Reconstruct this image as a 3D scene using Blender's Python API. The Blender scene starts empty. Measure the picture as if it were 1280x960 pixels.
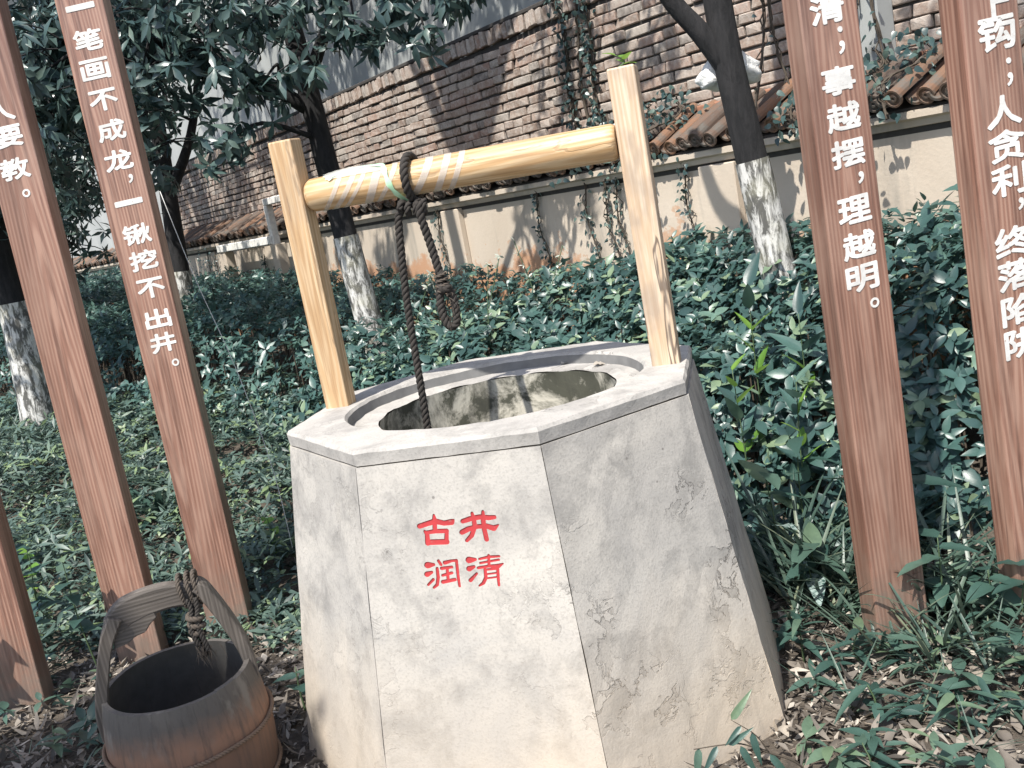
import bpy, bmesh, math, random
import numpy as np
from mathutils import Vector, Matrix

PI = math.pi
random.seed(7)
RNG = np.random.default_rng(11)
scene = bpy.context.scene
COL = scene.collection

# ------------------------------------------------------------------ camera
CAM_Z = 1.487
PITCH, ROLL = math.radians(10.72), math.radians(10.45)
fw = Vector((0, math.cos(PITCH), -math.sin(PITCH)))
upv = Vector((0, math.sin(PITCH), math.cos(PITCH)))
rt = Vector((1, 0, 0))
cx_ = rt * math.cos(ROLL) - upv * math.sin(ROLL)
cy_ = rt * math.sin(ROLL) + upv * math.cos(ROLL)
cam_d = bpy.data.cameras.new('camera')
cam_d.sensor_width = 36
cam_d.lens = 1250 / 1280 * 36
cam_d.clip_start = 0.05
cam_d.clip_end = 400
cam = bpy.data.objects.new('camera', cam_d)
COL.objects.link(cam)
M = Matrix((cx_, cy_, -fw)).transposed().to_4x4()
M.translation = (0, 0, CAM_Z)
cam.matrix_world = M
scene.camera = cam

# ------------------------------------------------------------------ light
SUN_AZ = math.radians(-121)      # direction towards the sun, measured from +X
SUN_EL = math.radians(56)
world = bpy.data.worlds.new('World')
scene.world = world
world.use_nodes = True
wn = world.node_tree
bg = wn.nodes['Background']
sky = wn.nodes.new('ShaderNodeTexSky')
sky.sky_type = 'NISHITA'
sky.sun_disc = False
sky.sun_elevation = SUN_EL
sky.sun_rotation = PI / 2 - SUN_AZ
sky.air_density = 1.0
sky.dust_density = 1.5
wn.links.new(sky.outputs[0], bg.inputs[0])
bg.inputs[1].default_value = 0.135
sun_d = bpy.data.lights.new('sun', 'SUN')
sun_d.energy = 4.6
sun_d.angle = math.radians(0.7)
sun_d.color = (1.0, 0.955, 0.88)
sun = bpy.data.objects.new('sun', sun_d)
COL.objects.link(sun)
S = Vector((math.cos(SUN_AZ) * math.cos(SUN_EL), math.sin(SUN_AZ) * math.cos(SUN_EL), math.sin(SUN_EL)))
sun.rotation_euler = S.to_track_quat('Z', 'Y').to_euler()
sun.location = S * 20
vs = scene.view_settings
vs.view_transform = 'Standard'
vs.look = 'None'
vs.gamma = 1
vs.exposure = 0.70
vs.use_curve_mapping = False
cy = scene.cycles
cy.max_bounces = 6; cy.diffuse_bounces = 3; cy.glossy_bounces = 2; cy.transmission_bounces = 3; cy.transparent_max_bounces = 6

# ------------------------------------------------------------------ object helpers
def link(o, parent=None):
    COL.objects.link(o)
    if parent is not None:
        o.parent = parent
    return o

def tag(o, label=None, cat=None, group=None, kind=None):
    if label: o['label'] = label
    if cat: o['category'] = cat
    if group: o['group'] = group
    if kind: o['kind'] = kind
    return o

def empty(name, loc=(0, 0, 0), rz=0, label=None, cat=None, group=None):
    o = bpy.data.objects.new(name, None)
    o.empty_display_size = 0.1
    o.location = loc
    o.rotation_euler = (0, 0, rz)
    link(o)
    return tag(o, label, cat, group)

def mesh_from(name, verts, faces, mats=(), smooth=False):
    me = bpy.data.meshes.new(name)
    me.from_pydata([tuple(v) for v in verts], [], [tuple(f) for f in faces])
    for m in mats if isinstance(mats, (list, tuple)) else [mats]:
        me.materials.append(m)
    if smooth:
        me.polygons.foreach_set('use_smooth', [True] * len(me.polygons))
    me.update()
    return me

def obj(name, me, parent=None, loc=None, rot=None):
    o = bpy.data.objects.new(name, me)
    if loc is not None: o.location = loc
    if rot is not None: o.rotation_euler = rot
    return link(o, parent)

def bm_mesh(name, bm, mats=(), smooth=False):
    me = bpy.data.meshes.new(name)
    bmesh.ops.recalc_face_normals(bm, faces=bm.faces)
    bm.to_mesh(me); bm.free()
    for m in mats if isinstance(mats, (list, tuple)) else [mats]:
        me.materials.append(m)
    if smooth:
        me.polygons.foreach_set('use_smooth', [True] * len(me.polygons))
    return me

def box_mesh(name, sx, sy, sz, mat, bevel=0.0, seg=2, jitter=0.0, base=False, seed=0):
    """box centred on the origin (or standing on it)"""
    bm = bmesh.new()
    bmesh.ops.create_cube(bm, size=1)
    r = random.Random(seed)
    for v in bm.verts:
        v.co.x *= sx; v.co.y *= sy; v.co.z *= sz
        if base: v.co.z += sz / 2
        if jitter:
            v.co += Vector((r.uniform(-1, 1), r.uniform(-1, 1), r.uniform(-1, 1))) * jitter
    if bevel:
        bmesh.ops.bevel(bm, geom=bm.edges[:], offset=bevel, segments=seg, affect='EDGES', profile=0.5)
    return bm_mesh(name, bm, mat)

def tube_data(path, radii, n=8, cap=True, phase=0.0):
    P = [Vector(p) for p in path]
    if not hasattr(radii, '__len__'): radii = [radii] * len(P)
    V, Fc = [], []
    t0 = (P[1] - P[0]).normalized()
    ref = Vector((0, 0, 1)) if abs(t0.z) < 0.9 else Vector((1, 0, 0))
    nrm = (ref - t0 * ref.dot(t0)).normalized()
    for i, p in enumerate(P):
        a = P[max(i - 1, 0)]; b = P[min(i + 1, len(P) - 1)]
        t = (b - a).normalized()
        nrm = (nrm - t * nrm.dot(t))
        nrm = nrm.normalized() if nrm.length > 1e-6 else t.orthogonal().normalized()
        bn = t.cross(nrm)
        for k in range(n):
            an = 2 * PI * k / n + phase
            V.append(p + (nrm * math.cos(an) + bn * math.sin(an)) * radii[i])
    for i in range(len(P) - 1):
        for k in range(n):
            k2 = (k + 1) % n
            Fc.append((i * n + k, i * n + k2, (i + 1) * n + k2, (i + 1) * n + k))
    if cap:
        Fc.append(tuple(range(n - 1, -1, -1)))
        Fc.append(tuple((len(P) - 1) * n + k for k in range(n)))
    return V, Fc

class Acc:
    def __init__(self): self.V = []; self.F = []
    def add(self, V, Fc):
        o = len(self.V); self.V += [tuple(v) for v in V]; self.F += [tuple(i + o for i in f) for f in Fc]
    def tube(self, *a, **k): self.add(*tube_data(*a, **k))
    def mesh(self, name, mat, smooth=True): return mesh_from(name, self.V, self.F, mat, smooth)

def catmull(pts, n=8):
    P = [Vector(p) for p in pts]
    P = [P[0] * 2 - P[1]] + P + [P[-1] * 2 - P[-2]]
    out = []
    for i in range(1, len(P) - 2):
        for k in range(n):
            t = k / n
            a, b, c, d = P[i - 1], P[i], P[i + 1], P[i + 2]
            out.append(0.5 * ((2 * b) + (c - a) * t + (2 * a - 5 * b + 4 * c - d) * t * t + (3 * b - a - 3 * c + d) * t ** 3))
    out.append(P[-2])
    return out

def rope_mesh(name, pts, r, mat, pitch=0.05, strands=3, n=6):
    """twisted strands laid along a path"""
    C = catmull(pts, 10)
    # resample evenly
    L = [0]
    for a, b in zip(C, C[1:]): L.append(L[-1] + (b - a).length)
    step = r * 0.55
    m = max(6, int(L[-1] / step)); Q = []; j = 0
    for i in range(m + 1):
        s = L[-1] * i / m
        while j < len(L) - 2 and L[j + 1] < s: j += 1
        t = (s - L[j]) / max(1e-9, L[j + 1] - L[j]); Q.append(C[j].lerp(C[j + 1], t))
    acc = Acc()
    t0 = (Q[1] - Q[0]).normalized(); nrm = t0.orthogonal().normalized()
    fr = []
    for i, p in enumerate(Q):
        t = (Q[min(i + 1, m)] - Q[max(i - 1, 0)]).normalized()
        nrm = (nrm - t * nrm.dot(t)).normalized(); fr.append((nrm.copy(), t.cross(nrm)))
    for s in range(strands):
        path = []
        for i, p in enumerate(Q):
            an = 2 * PI * (s / strands + L[-1] * i / m / pitch)
            a, b = fr[i]
            path.append(p + (a * math.cos(an) + b * math.sin(an)) * r * 0.52)
        acc.tube(path, r * 0.56, n=n)
    return acc.mesh(name, mat)

# ------------------------------------------------------------------ material helpers
class NT:
    def __init__(self, name):
        self.m = bpy.data.materials.new(name)
        self.m.use_nodes = True
        self.t = self.m.node_tree
        self.P = self.t.nodes['Principled BSDF']
        self.out = self.t.nodes['Material Output']
    def n(self, typ, **kw):
        nd = self.t.nodes.new(typ)
        for k, v in kw.items(): setattr(nd, k, v)
        return nd
    def l(self, a, b): self.t.links.new(a, b)
    def setin(self, nd, key, v):
        s = nd.inputs[key]
        if hasattr(v, 'is_linked') or isinstance(v, bpy.types.NodeSocket): self.l(v, s)
        else: s.default_value = v
    def coord(self, kind='Object'):
        return self.n('ShaderNodeTexCoord').outputs[kind]
    def mapping(self, vec, scale=(1, 1, 1), rot=(0, 0, 0), loc=(0, 0, 0)):
        nd = self.n('ShaderNodeMapping'); self.l(vec, nd.inputs[0])
        self.setin(nd, 'Location', loc)
        nd.inputs['Rotation'].default_value = rot; nd.inputs['Scale'].default_value = scale
        return nd.outputs[0]
    def noise(self, vec, scale=5, detail=4, rough=0.55, dist=0.0, out='Fac'):
        nd = self.n('ShaderNodeTexNoise'); self.l(vec, nd.inputs['Vector'])
        nd.inputs['Scale'].default_value = scale; nd.inputs['Detail'].default_value = detail
        nd.inputs['Roughness'].default_value = rough; nd.inputs['Distortion'].default_value = dist
        return nd.outputs[out]
    def voronoi(self, vec, scale=5, feature='F1', out='Distance'):
        nd = self.n('ShaderNodeTexVoronoi', feature=feature); self.l(vec, nd.inputs['Vector'])
        nd.inputs['Scale'].default_value = scale
        return nd.outputs[out]
    def ramp(self, fac, stops, interp='LINEAR'):
        nd = self.n('ShaderNodeValToRGB'); self.l(fac, nd.inputs[0])
        cr = nd.color_ramp; cr.interpolation = interp
        while len(cr.elements) < len(stops): cr.elements.new(0.5)
        for e, (p, c) in zip(cr.elements, stops):
            e.position = p
            e.color = (c, c, c, 1) if not hasattr(c, '__len__') else (*c, 1)
        return nd.outputs[0]
    def mix(self, fac, a, b, mode='MIX'):
        nd = self.n('ShaderNodeMix', data_type='RGBA', blend_type=mode)
        self.setin(nd, 0, fac)
        for i, v in ((6, a), (7, b)):
            if isinstance(v, bpy.types.NodeSocket): self.l(v, nd.inputs[i])
            else: nd.inputs[i].default_value = (*v, 1)
        return nd.outputs[2]
    def math(self, op, a, b=0.0, clamp=False):
        nd = self.n('ShaderNodeMath', operation=op); nd.use_clamp = clamp
        self.setin(nd, 0, a); self.setin(nd, 1, b)
        return nd.outputs[0]
    def sep(self, vec):
        nd = self.n('ShaderNodeSeparateXYZ'); self.l(vec, nd.inputs[0]); return nd.outputs
    def attr(self, name):
        nd = self.n('ShaderNodeAttribute'); nd.attribute_name = name; return nd.outputs['Fac']
    def orand(self):
        return self.n('ShaderNodeObjectInfo').outputs['Random']
    def add_vec(self, a, b):
        nd = self.n('ShaderNodeVectorMath', operation='ADD'); self.l(a, nd.inputs[0]); self.l(b, nd.inputs[1]); return nd.outputs[0]
    def bump(self, h, strength=0.3, dist=0.01, normal=None):
        nd = self.n('ShaderNodeBump'); self.l(h, nd.inputs['Height'])
        nd.inputs['Strength'].default_value = strength; nd.inputs['Distance'].default_value = dist
        if normal is not None: self.l(normal, nd.inputs['Normal'])
        self.l(nd.outputs[0], self.P.inputs['Normal'])
        return nd.outputs[0]
    def col(self, v): self.setin(self.P, 'Base Color', v if isinstance(v, bpy.types.NodeSocket) else (*v, 1))
    def rough(self, v): self.setin(self.P, 'Roughness', v)

def plain(name, c, rough=0.6, **kw):
    t = NT(name); v = t.noise(t.coord(), 25, 4)
    t.col(t.mix(t.ramp(v, [(0.3, 0.0), (0.7, 1.0)]), tuple(x * 0.8 for x in c), tuple(min(1, x * 1.1) for x in c)))
    t.rough(rough)
    t.bump(v, 0.15, 0.004)
    for k, x in kw.items(): t.P.inputs[k].default_value = x
    return t.m

def leaf_mat(name, dark, mid, light, pale, rough=0.42, trans=0.25, vein=False):
    t = NT(name)
    r = t.math('FRACT', t.math('ADD', t.attr('rnd'), t.orand()))
    c = t.ramp(r, [(0.0, dark), (0.45, mid), (0.85, light), (0.97, pale)])
    nz = t.noise(t.coord(), 30, 3)
    c = t.mix(t.ramp(nz, [(0.35, 0.0), (0.75, 0.35)]), c, tuple(x * 0.55 for x in mid))
    t.col(c); t.rough(rough)
    t.P.inputs['Specular IOR Level'].default_value = 0.55
    tr = t.n('ShaderNodeBsdfTranslucent')
    t.l(t.mix(0.55, c, light), tr.inputs[0])
    mx = t.n('ShaderNodeMixShader'); mx.inputs[0].default_value = trans
    t.l(t.P.outputs[0], mx.inputs[1]); t.l(tr.outputs[0], mx.inputs[2])
    t.l(mx.outputs[0], t.out.inputs[0])
    t.bump(nz, 0.25, 0.004)
    return t.m

WELL_TC = []        # texture frames to be tied to the well once it exists
# ---- the materials
def m_plaster(name, a, b, stain, ground_stain=True, cracks=True):
    t = NT(name); tcn = t.n('ShaderNodeTexCoord'); WELL_TC.append(tcn); co = tcn.outputs['Object']
    big = t.noise(co, 2.6, 5, 0.6, 0.6)
    sm = t.noise(co, 9, 6, 0.7, 0.3)
    fine = t.noise(co, 160, 3, 0.6)
    c = t.mix(t.ramp(big, [(0.34, 0.0), (0.66, 1.0)]), b, a)
    c = t.mix(t.ramp(sm, [(0.47, 0.0), (0.68, 0.85)]), c, stain)
    c = t.mix(t.ramp(fine, [(0.50, 0.0), (0.72, 0.42)]), c, tuple(x * 0.55 for x in b))
    h = t.math('ADD', t.math('MULTIPLY', sm, 0.5), t.math('MULTIPLY', fine, 0.25))
    if cracks:
        wv = t.noise(co, 5, 3, 0.6, 0, 'Color')
        wc = t.n('ShaderNodeVectorMath', operation='MULTIPLY_ADD')
        t.l(wv, wc.inputs[0]); wc.inputs[1].default_value = (0.35, 0.35, 0.35); t.l(co, wc.inputs[2])
        # irregular flake outlines: contour lines of a noise, only where a second noise allows
        nz = t.noise(wc.outputs[0], 5.5, 6, 0.65)
        line = t.ramp(t.math('ABSOLUTE', t.math('SUBTRACT', nz, 0.53)), [(0.0, 1.0), (0.011, 0.0)])
        gate = t.ramp(t.noise(co, 3.3, 2, 0.5), [(0.48, 0.0), (0.60, 1.0)])
        sx = t.sep(co)
        gate = t.math('MULTIPLY', gate, t.ramp(sx[0], [(0.02, 0.30), (0.16, 1.0)]))
        crk = t.math('MULTIPLY', line, gate)
        c = t.mix(t.math('MULTIPLY', crk, 0.9), c, (0.055, 0.05, 0.045))
        flk = t.math('MULTIPLY', t.ramp(nz, [(0.53, 0.0), (0.535, 1.0)]), gate)
        c = t.mix(t.math('MULTIPLY', flk, 0.5), c, tuple(x * 0.6 for x in b))
        h = t.math('SUBTRACT', h, t.math('MULTIPLY', t.math('ADD', crk, flk), 0.5))
        # pits
        pv = t.voronoi(co, 16, 'F1')
        pit = t.math('MULTIPLY', t.ramp(pv, [(0.04, 1.0), (0.075, 0.0)]), t.ramp(t.noise(co, 6, 2), [(0.55, 0.0), (0.6, 1.0)]))
        c = t.mix(t.math('MULTIPLY', pit, 0.7), c, (0.13, 0.12, 0.11))
    if ground_stain:
        z = t.sep(co)[2]
        zz = t.math('ADD', z, t.math('MULTIPLY', t.math('SUBTRACT', big, 0.5), -0.5))
        c = t.mix(t.ramp(zz, [(0.02, 0.75), (0.30, 0.25), (0.5, 0.0)]), c, (0.50, 0.41, 0.31))
        drip = t.noise(t.mapping(co, (1, 1, 0.12)), 14, 4, 0.6)
        c = t.mix(t.math('MULTIPLY', t.ramp(drip, [(0.55, 0.0), (0.75, 0.5)]), t.ramp(z, [(0.1, 1.0), (0.42, 0.0)])), c, (0.26, 0.23, 0.19))
    t.col(c); t.rough(0.85)
    t.P.inputs['Specular IOR Level'].default_value = 0.25
    t.bump(h, 0.45, 0.006)
    return t.m

def m_wood(name, base, dark, light, rough, grain=38, crackdark=0.0, coat=0.0, rings=30, along_x=False):
    """grain runs along local Z"""
    t = NT(name)
    co = t.coord('Object')
    if along_x:
        sp = t.sep(co); cb = t.n('ShaderNodeCombineXYZ')
        t.l(sp[2], cb.inputs[0]); t.l(sp[1], cb.inputs[1]); t.l(sp[0], cb.inputs[2]); co = cb.outputs[0]
    co0 = co
    off = t.n('ShaderNodeCombineXYZ')
    r = t.orand()
    for i, k in enumerate((7.3, 3.1, 11.7)): t.l(t.math('MULTIPLY', r, k), off.inputs[i])
    co = t.add_vec(co, off.outputs[0])
    o2 = t.n('ShaderNodeCombineXYZ')
    t.l(t.math('MULTIPLY', t.math('SUBTRACT', r, 0.5), 0.12), o2.inputs[0]); t.l(t.math('MULTIPLY', r, -1.8), o2.inputs[2]); o2.inputs[1].default_value = 0.03
    off2 = o2.outputs[0]
    st = t.mapping(co, (1, 1, 0.085))
    warp = t.noise(st, 6, 3, 0.55)
    wv = t.n('ShaderNodeTexWave', wave_type='RINGS', rings_direction='SPHERICAL')
    rc = t.mapping(t.add_vec(co0, off2), (1, 1, 0.045))
    t.l(rc, wv.inputs['Vector'])
    wv.inputs['Scale'].default_value = rings; wv.inputs['Distortion'].default_value = 2.2
    wv.inputs['Detail'].default_value = 3; wv.inputs['Detail Scale'].default_value = 0.6; wv.inputs['Detail Roughness'].default_value = 0.6
    fib = t.noise(t.mapping(co, (1, 1, 0.03)), grain * 3, 4, 0.6)
    c = t.mix(t.ramp(wv.outputs['Fac'], [(0.25, 0.0), (0.8, 1.0)]), base, light)
    c = t.mix(t.ramp(warp, [(0.45, 0.0), (0.7, 0.6)]), c, dark)
    c = t.mix(t.ramp(fib, [(0.46, 0.0), (0.66, 0.75)]), c, dark)
    h = t.math('ADD', t.math('MULTIPLY', fib, 0.7), t.math('MULTIPLY', wv.outputs['Fac'], 0.3))
    if crackdark:
        ck = t.noise(t.mapping(co, (1, 1, 0.12)), 11, 4, 0.6, 0.6)
        line = t.ramp(ck, [(0.545, 0.0), (0.555, 1.0), (0.57, 1.0), (0.585, 0.0)])
        c = t.mix(t.math('MULTIPLY', line, crackdark), c, (0.07, 0.05, 0.04))
        bl = t.ramp(t.noise(t.mapping(co, (1, 1, 0.4)), 14, 3), [(0.52, 0.0), (0.64, 0.7)])
        c = t.mix(t.math('MULTIPLY', bl, crackdark), c, (0.30, 0.24, 0.19))
        h = t.math('SUBTRACT', h, line)
    if coat:
        zw = t.sep(t.n('ShaderNodeNewGeometry').outputs['Position'])[2]
        md = t.math('ADD', zw, t.math('MULTIPLY', t.math('SUBTRACT', t.noise(co, 16, 4, 0.7), 0.5), -0.5))
        c = t.mix(t.ramp(md, [(0.05, 0.75), (0.16, 0.3), (0.30, 0.0)]), c, (0.17, 0.14, 0.115))
        fade = t.noise(t.mapping(co, (1, 1, 0.3)), 7, 4, 0.65)
        c = t.mix(t.ramp(fade, [(0.5, 0.0), (0.72, 0.45)]), c, (0.40, 0.265, 0.205))
    t.col(c); t.rough(rough)
    if coat:
        t.P.inputs['Coat Weight'].default_value = coat
        t.P.inputs['Coat Roughness'].default_value = 0.28
    t.bump(h, 0.3, 0.003)
    return t.m

MAT = {}
MAT['well'] = m_plaster('well_plaster', (0.49, 0.46, 0.415), (0.36, 0.343, 0.32), (0.24, 0.23, 0.216))
MAT['rim'] = m_plaster('rim_cement', (0.48, 0.458, 0.425), (0.37, 0.352, 0.33), (0.27, 0.258, 0.242), False, True)
MAT['core'] = plain('joint_mortar', (0.16, 0.13, 0.10), 0.95)

MAT['post_wood'] = m_wood('pale_pine', (0.53, 0.355, 0.195), (0.31, 0.185, 0.09), (0.62, 0.46, 0.285), 0.6, crackdark=0.35)
MAT['old_wood'] = m_wood('cracked_pine', (0.56, 0.425, 0.295), (0.42, 0.28, 0.17), (0.64, 0.52, 0.39), 0.6, crackdark=0.8)
MAT['roller'] = m_wood('roller_pine', (0.55, 0.355, 0.18), (0.36, 0.205, 0.085), (0.64, 0.465, 0.275), 0.48, crackdark=0.25)
MAT['pole'] = m_wood('red_varnished_timber', (0.275, 0.143, 0.102), (0.105, 0.050, 0.036), (0.375, 0.222, 0.165), 0.38, grain=24, coat=0.5)
def m_letter(name, c, worn, amount):
    t = NT(name); co = t.n('ShaderNodeNewGeometry').outputs['Position']
    a = t.noise(co, 90, 5, 0.7); b = t.noise(co, 14, 4, 0.6)
    k = t.mix(t.ramp(b, [(0.35, 0.0), (0.65, 1.0)]), tuple(x * 0.72 for x in c), c)
    k = t.mix(t.ramp(a, [(amount, 0.0), (amount + 0.05, 0.8)]), k, worn)
    t.col(k); t.rough(0.7); t.bump(a, 0.3, 0.002); return t.m
MAT['white_paint'] = m_letter('white_letter_paint', (0.80, 0.79, 0.76), (0.32, 0.22, 0.18), 0.64)
MAT['red'] = m_letter('red_letter_paint', (0.43, 0.032, 0.036), (0.30, 0.10, 0.09), 0.62)
MAT['rope'] = plain('dark_hemp', (0.034, 0.029, 0.025), 0.9)
MAT['rope2'] = plain('grey_hemp', (0.085, 0.068, 0.054), 0.9)
MAT['frame_white'] = plain('white_frame_paint', (0.78, 0.76, 0.72), 0.6)
MAT['terracotta'] = plain('terracotta_band', (0.33, 0.16, 0.10), 0.8)

MAT['step'] = plain('weathered_shaded_rim_step', (0.17, 0.168, 0.165), 0.95)  # weathering and the recess step's shade, both put into one dark grey
def m_inside():
    t = NT('mossy_well_lining'); co = t.coord()
    a = t.noise(co, 7, 6, 0.7, 0.4); b = t.noise(t.mapping(co, (1, 1, 0.35)), 9, 5, 0.7)
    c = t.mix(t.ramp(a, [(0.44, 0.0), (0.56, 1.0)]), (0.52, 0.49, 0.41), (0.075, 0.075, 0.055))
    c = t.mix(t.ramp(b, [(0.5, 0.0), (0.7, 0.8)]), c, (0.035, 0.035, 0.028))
    t.col(c); t.rough(0.9); t.bump(a, 0.5, 0.01); return t.m
MAT['inside'] = m_inside()

def m_brick():
    t = NT('old_brick'); co = t.coord()
    r = t.math('FRACT', t.math('ADD', t.attr('rnd'), t.orand()))
    c = t.ramp(r, [(0.0, (0.19, 0.138, 0.108)), (0.25, (0.28, 0.205, 0.162)), (0.5, (0.36, 0.30, 0.255)), (0.72, (0.31, 0.205, 0.16)), (0.85, (0.41, 0.36, 0.31)), (1.0, (0.15, 0.13, 0.115))])
    n = t.noise(co, 22, 6, 0.7); f = t.noise(co, 90, 4, 0.7)
    c = t.mix(t.ramp(n, [(0.42, 0.0), (0.66, 0.65)]), c, (0.53, 0.485, 0.435))
    c = t.mix(t.ramp(f, [(0.5, 0.0), (0.7, 0.55)]), c, (0.12, 0.10, 0.09))
    t.col(c); t.rough(0.92); t.bump(t.math('ADD', n, f), 0.5, 0.006); return t.m
MAT['brick'] = m_brick()
MAT['mortar'] = plain('dark_mortar', (0.055, 0.05, 0.046), 0.95)

def m_tile():
    t = NT('weathered_roof_tile'); co = t.coord()
    r = t.math('FRACT', t.math('ADD', t.attr('rnd'), t.orand()))
    c = t.ramp(r, [(0.0, (0.070, 0.052, 0.042)), (0.45, (0.115, 0.072, 0.050)), (0.7, (0.20, 0.105, 0.060)), (1.0, (0.075, 0.064, 0.056))])
    n = t.noise(co, 18, 5, 0.7)
    c = t.mix(t.ramp(n, [(0.45, 0.0), (0.68, 0.85)]), c, (0.10, 0.10, 0.09))
    t.col(c); t.rough(0.75); t.bump(n, 0.4, 0.006); return t.m
MAT['tile'] = m_tile()

def m_wallbeige():
    t = NT('beige_render'); co = t.coord()
    a = t.noise(co, 1.3, 5, 0.6, 0.4); b = t.noise(t.mapping(co, (1, 1, 0.16)), 3.2, 5, 0.65, 0.2); f = t.noise(co, 60, 3)
    c = t.mix(t.ramp(a, [(0.35, 0.0), (0.65, 1.0)]), (0.47, 0.395, 0.315), (0.55, 0.475, 0.39))
    c = t.mix(t.ramp(b, [(0.52, 0.0), (0.70, 0.8)]), c, (0.22, 0.21, 0.185))
    c = t.mix(t.ramp(f, [(0.5, 0.0), (0.8, 0.2)]), c, (0.4, 0.36, 0.3))
    z = t.sep(t.n('ShaderNodeNewGeometry').outputs['Position'])[2]
    zz = t.math('ADD', z, t.math('MULTIPLY', t.math('SUBTRACT', t.noise(co, 2.2, 5, 0.7), 0.5), -1.3))
    c = t.mix(t.ramp(zz, [(0.90, 0.9), (0.99, 0.45), (1.13, 0.0)]), c, (0.46, 0.25, 0.14))
    t.col(c); t.rough(0.9); t.bump(t.math('ADD', a, f), 0.25, 0.006); return t.m
MAT['beige'] = m_wallbeige()

def m_concrete():
    t = NT('grey_render'); co = t.coord()
    a = t.noise(t.mapping(co, (1, 1, 0.4)), 1.2, 5, 0.6, 0.3); f = t.noise(co, 30, 4)
    c = t.mix(t.ramp(a, [(0.35, 0.0), (0.65, 1.0)]), (0.30, 0.315, 0.31), (0.38, 0.395, 0.385))
    c = t.mix(t.ramp(f, [(0.5, 0.0), (0.8, 0.25)]), c, (0.28, 0.28, 0.27))
    t.col(c); t.rough(0.9); return t.m
MAT['grey'] = m_concrete()

def m_bark(name, c1, c2):
    t = NT(name); co = t.coord()
    a = t.noise(t.mapping(co, (1, 1, 0.25)), 30, 6, 0.7, 0.3)
    t.col(t.mix(t.ramp(a, [(0.4, 0.0), (0.62, 1.0)]), c1, c2)); t.rough(0.9); t.bump(a, 0.8, 0.012); return t.m
MAT['bark'] = m_bark('dark_bark', (0.007, 0.007, 0.008), (0.020, 0.019, 0.020))
def m_white():
    t = NT('flaking_whitewash'); co = t.coord()
    a = t.noise(t.mapping(co, (1, 1, 0.35)), 26, 6, 0.72, 0.5); b = t.noise(co, 5, 3)
    c = t.mix(t.ramp(a, [(0.43, 0.0), (0.55, 1.0)]), (0.62, 0.61, 0.58), (0.10, 0.098, 0.09))
    c = t.mix(t.ramp(b, [(0.5, 0.0), (0.75, 0.45)]), c, (0.50, 0.48, 0.33))
    t.col(c); t.rough(0.9); t.bump(a, 0.8, 0.010); return t.m
MAT['whitewash'] = m_white()
MAT['stem'] = plain('brown_stem', (0.07, 0.055, 0.04), 0.85)
MAT['twig'] = plain('dry_twig', (0.22, 0.18, 0.14), 0.85)
MAT['gstem'] = plain('green_stem', (0.07, 0.11, 0.05), 0.6)

def m_soil():
    t = NT('leafy_soil'); co = t.coord()
    a = t.noise(co, 3, 6, 0.7); b = t.noise(co, 35, 5, 0.7)
    c = t.mix(t.ramp(a, [(0.35, 0.0), (0.65, 1.0)]), (0.055, 0.045, 0.036), (0.10, 0.082, 0.064))
    c = t.mix(t.ramp(b, [(0.5, 0.0), (0.7, 0.8)]), c, (0.17, 0.14, 0.11))
    t.col(c); t.rough(0.95); t.bump(b, 0.8, 0.02); return t.m
MAT['soil'] = m_soil()

# green with the cool, slightly teal cast of the place
MAT['leaf_hedge'] = leaf_mat('hedge_leaf', (0.034, 0.071, 0.069), (0.067, 0.138, 0.123), (0.136, 0.229, 0.180), (0.22, 0.30, 0.18), 0.36)
MAT['leaf_cover'] = leaf_mat('ground_cover_leaf', (0.035, 0.062, 0.056), (0.072, 0.121, 0.104), (0.130, 0.192, 0.154), (0.22, 0.30, 0.14), 0.45)
MAT['leaf_tree'] = leaf_mat('tree_leaf', (0.026, 0.054, 0.054), (0.052, 0.092, 0.089), (0.095, 0.149, 0.131), (0.12, 0.17, 0.14), 0.33, 0.16)
MAT['leaf_big'] = leaf_mat('weed_leaf', (0.031, 0.073, 0.062), (0.055, 0.114, 0.092), (0.094, 0.160, 0.121), (0.15, 0.22, 0.13), 0.42)
MAT['leaf_bright'] = leaf_mat('young_leaf', (0.12, 0.26, 0.04), (0.18, 0.34, 0.06), (0.24, 0.40, 0.08), (0.32, 0.48, 0.10), 0.4, 0.4)
MAT['grass'] = leaf_mat('grass_blade', (0.040, 0.078, 0.062), (0.068, 0.115, 0.090), (0.11, 0.16, 0.12), (0.24, 0.27, 0.18), 0.4)
MAT['leaf_pale'] = leaf_mat('pale_leaf', (0.30, 0.34, 0.28), (0.42, 0.45, 0.38), (0.55, 0.57, 0.5), (0.65, 0.66, 0.6), 0.5)
MAT['dry'] = leaf_mat('dry_leaf', (0.055, 0.048, 0.041), (0.125, 0.107, 0.090), (0.28, 0.245, 0.205), (0.54, 0.49, 0.42), 0.75, 0.1)

# ------------------------------------------------------------------ terrain
def smooth(a, b, x):
    if a > b: return 1 - smooth(b, a, x)
    t = np.clip((np.asarray(x, float) - a) / (b - a), 0, 1)
    return t * t * (3 - 2 * t)

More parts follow.
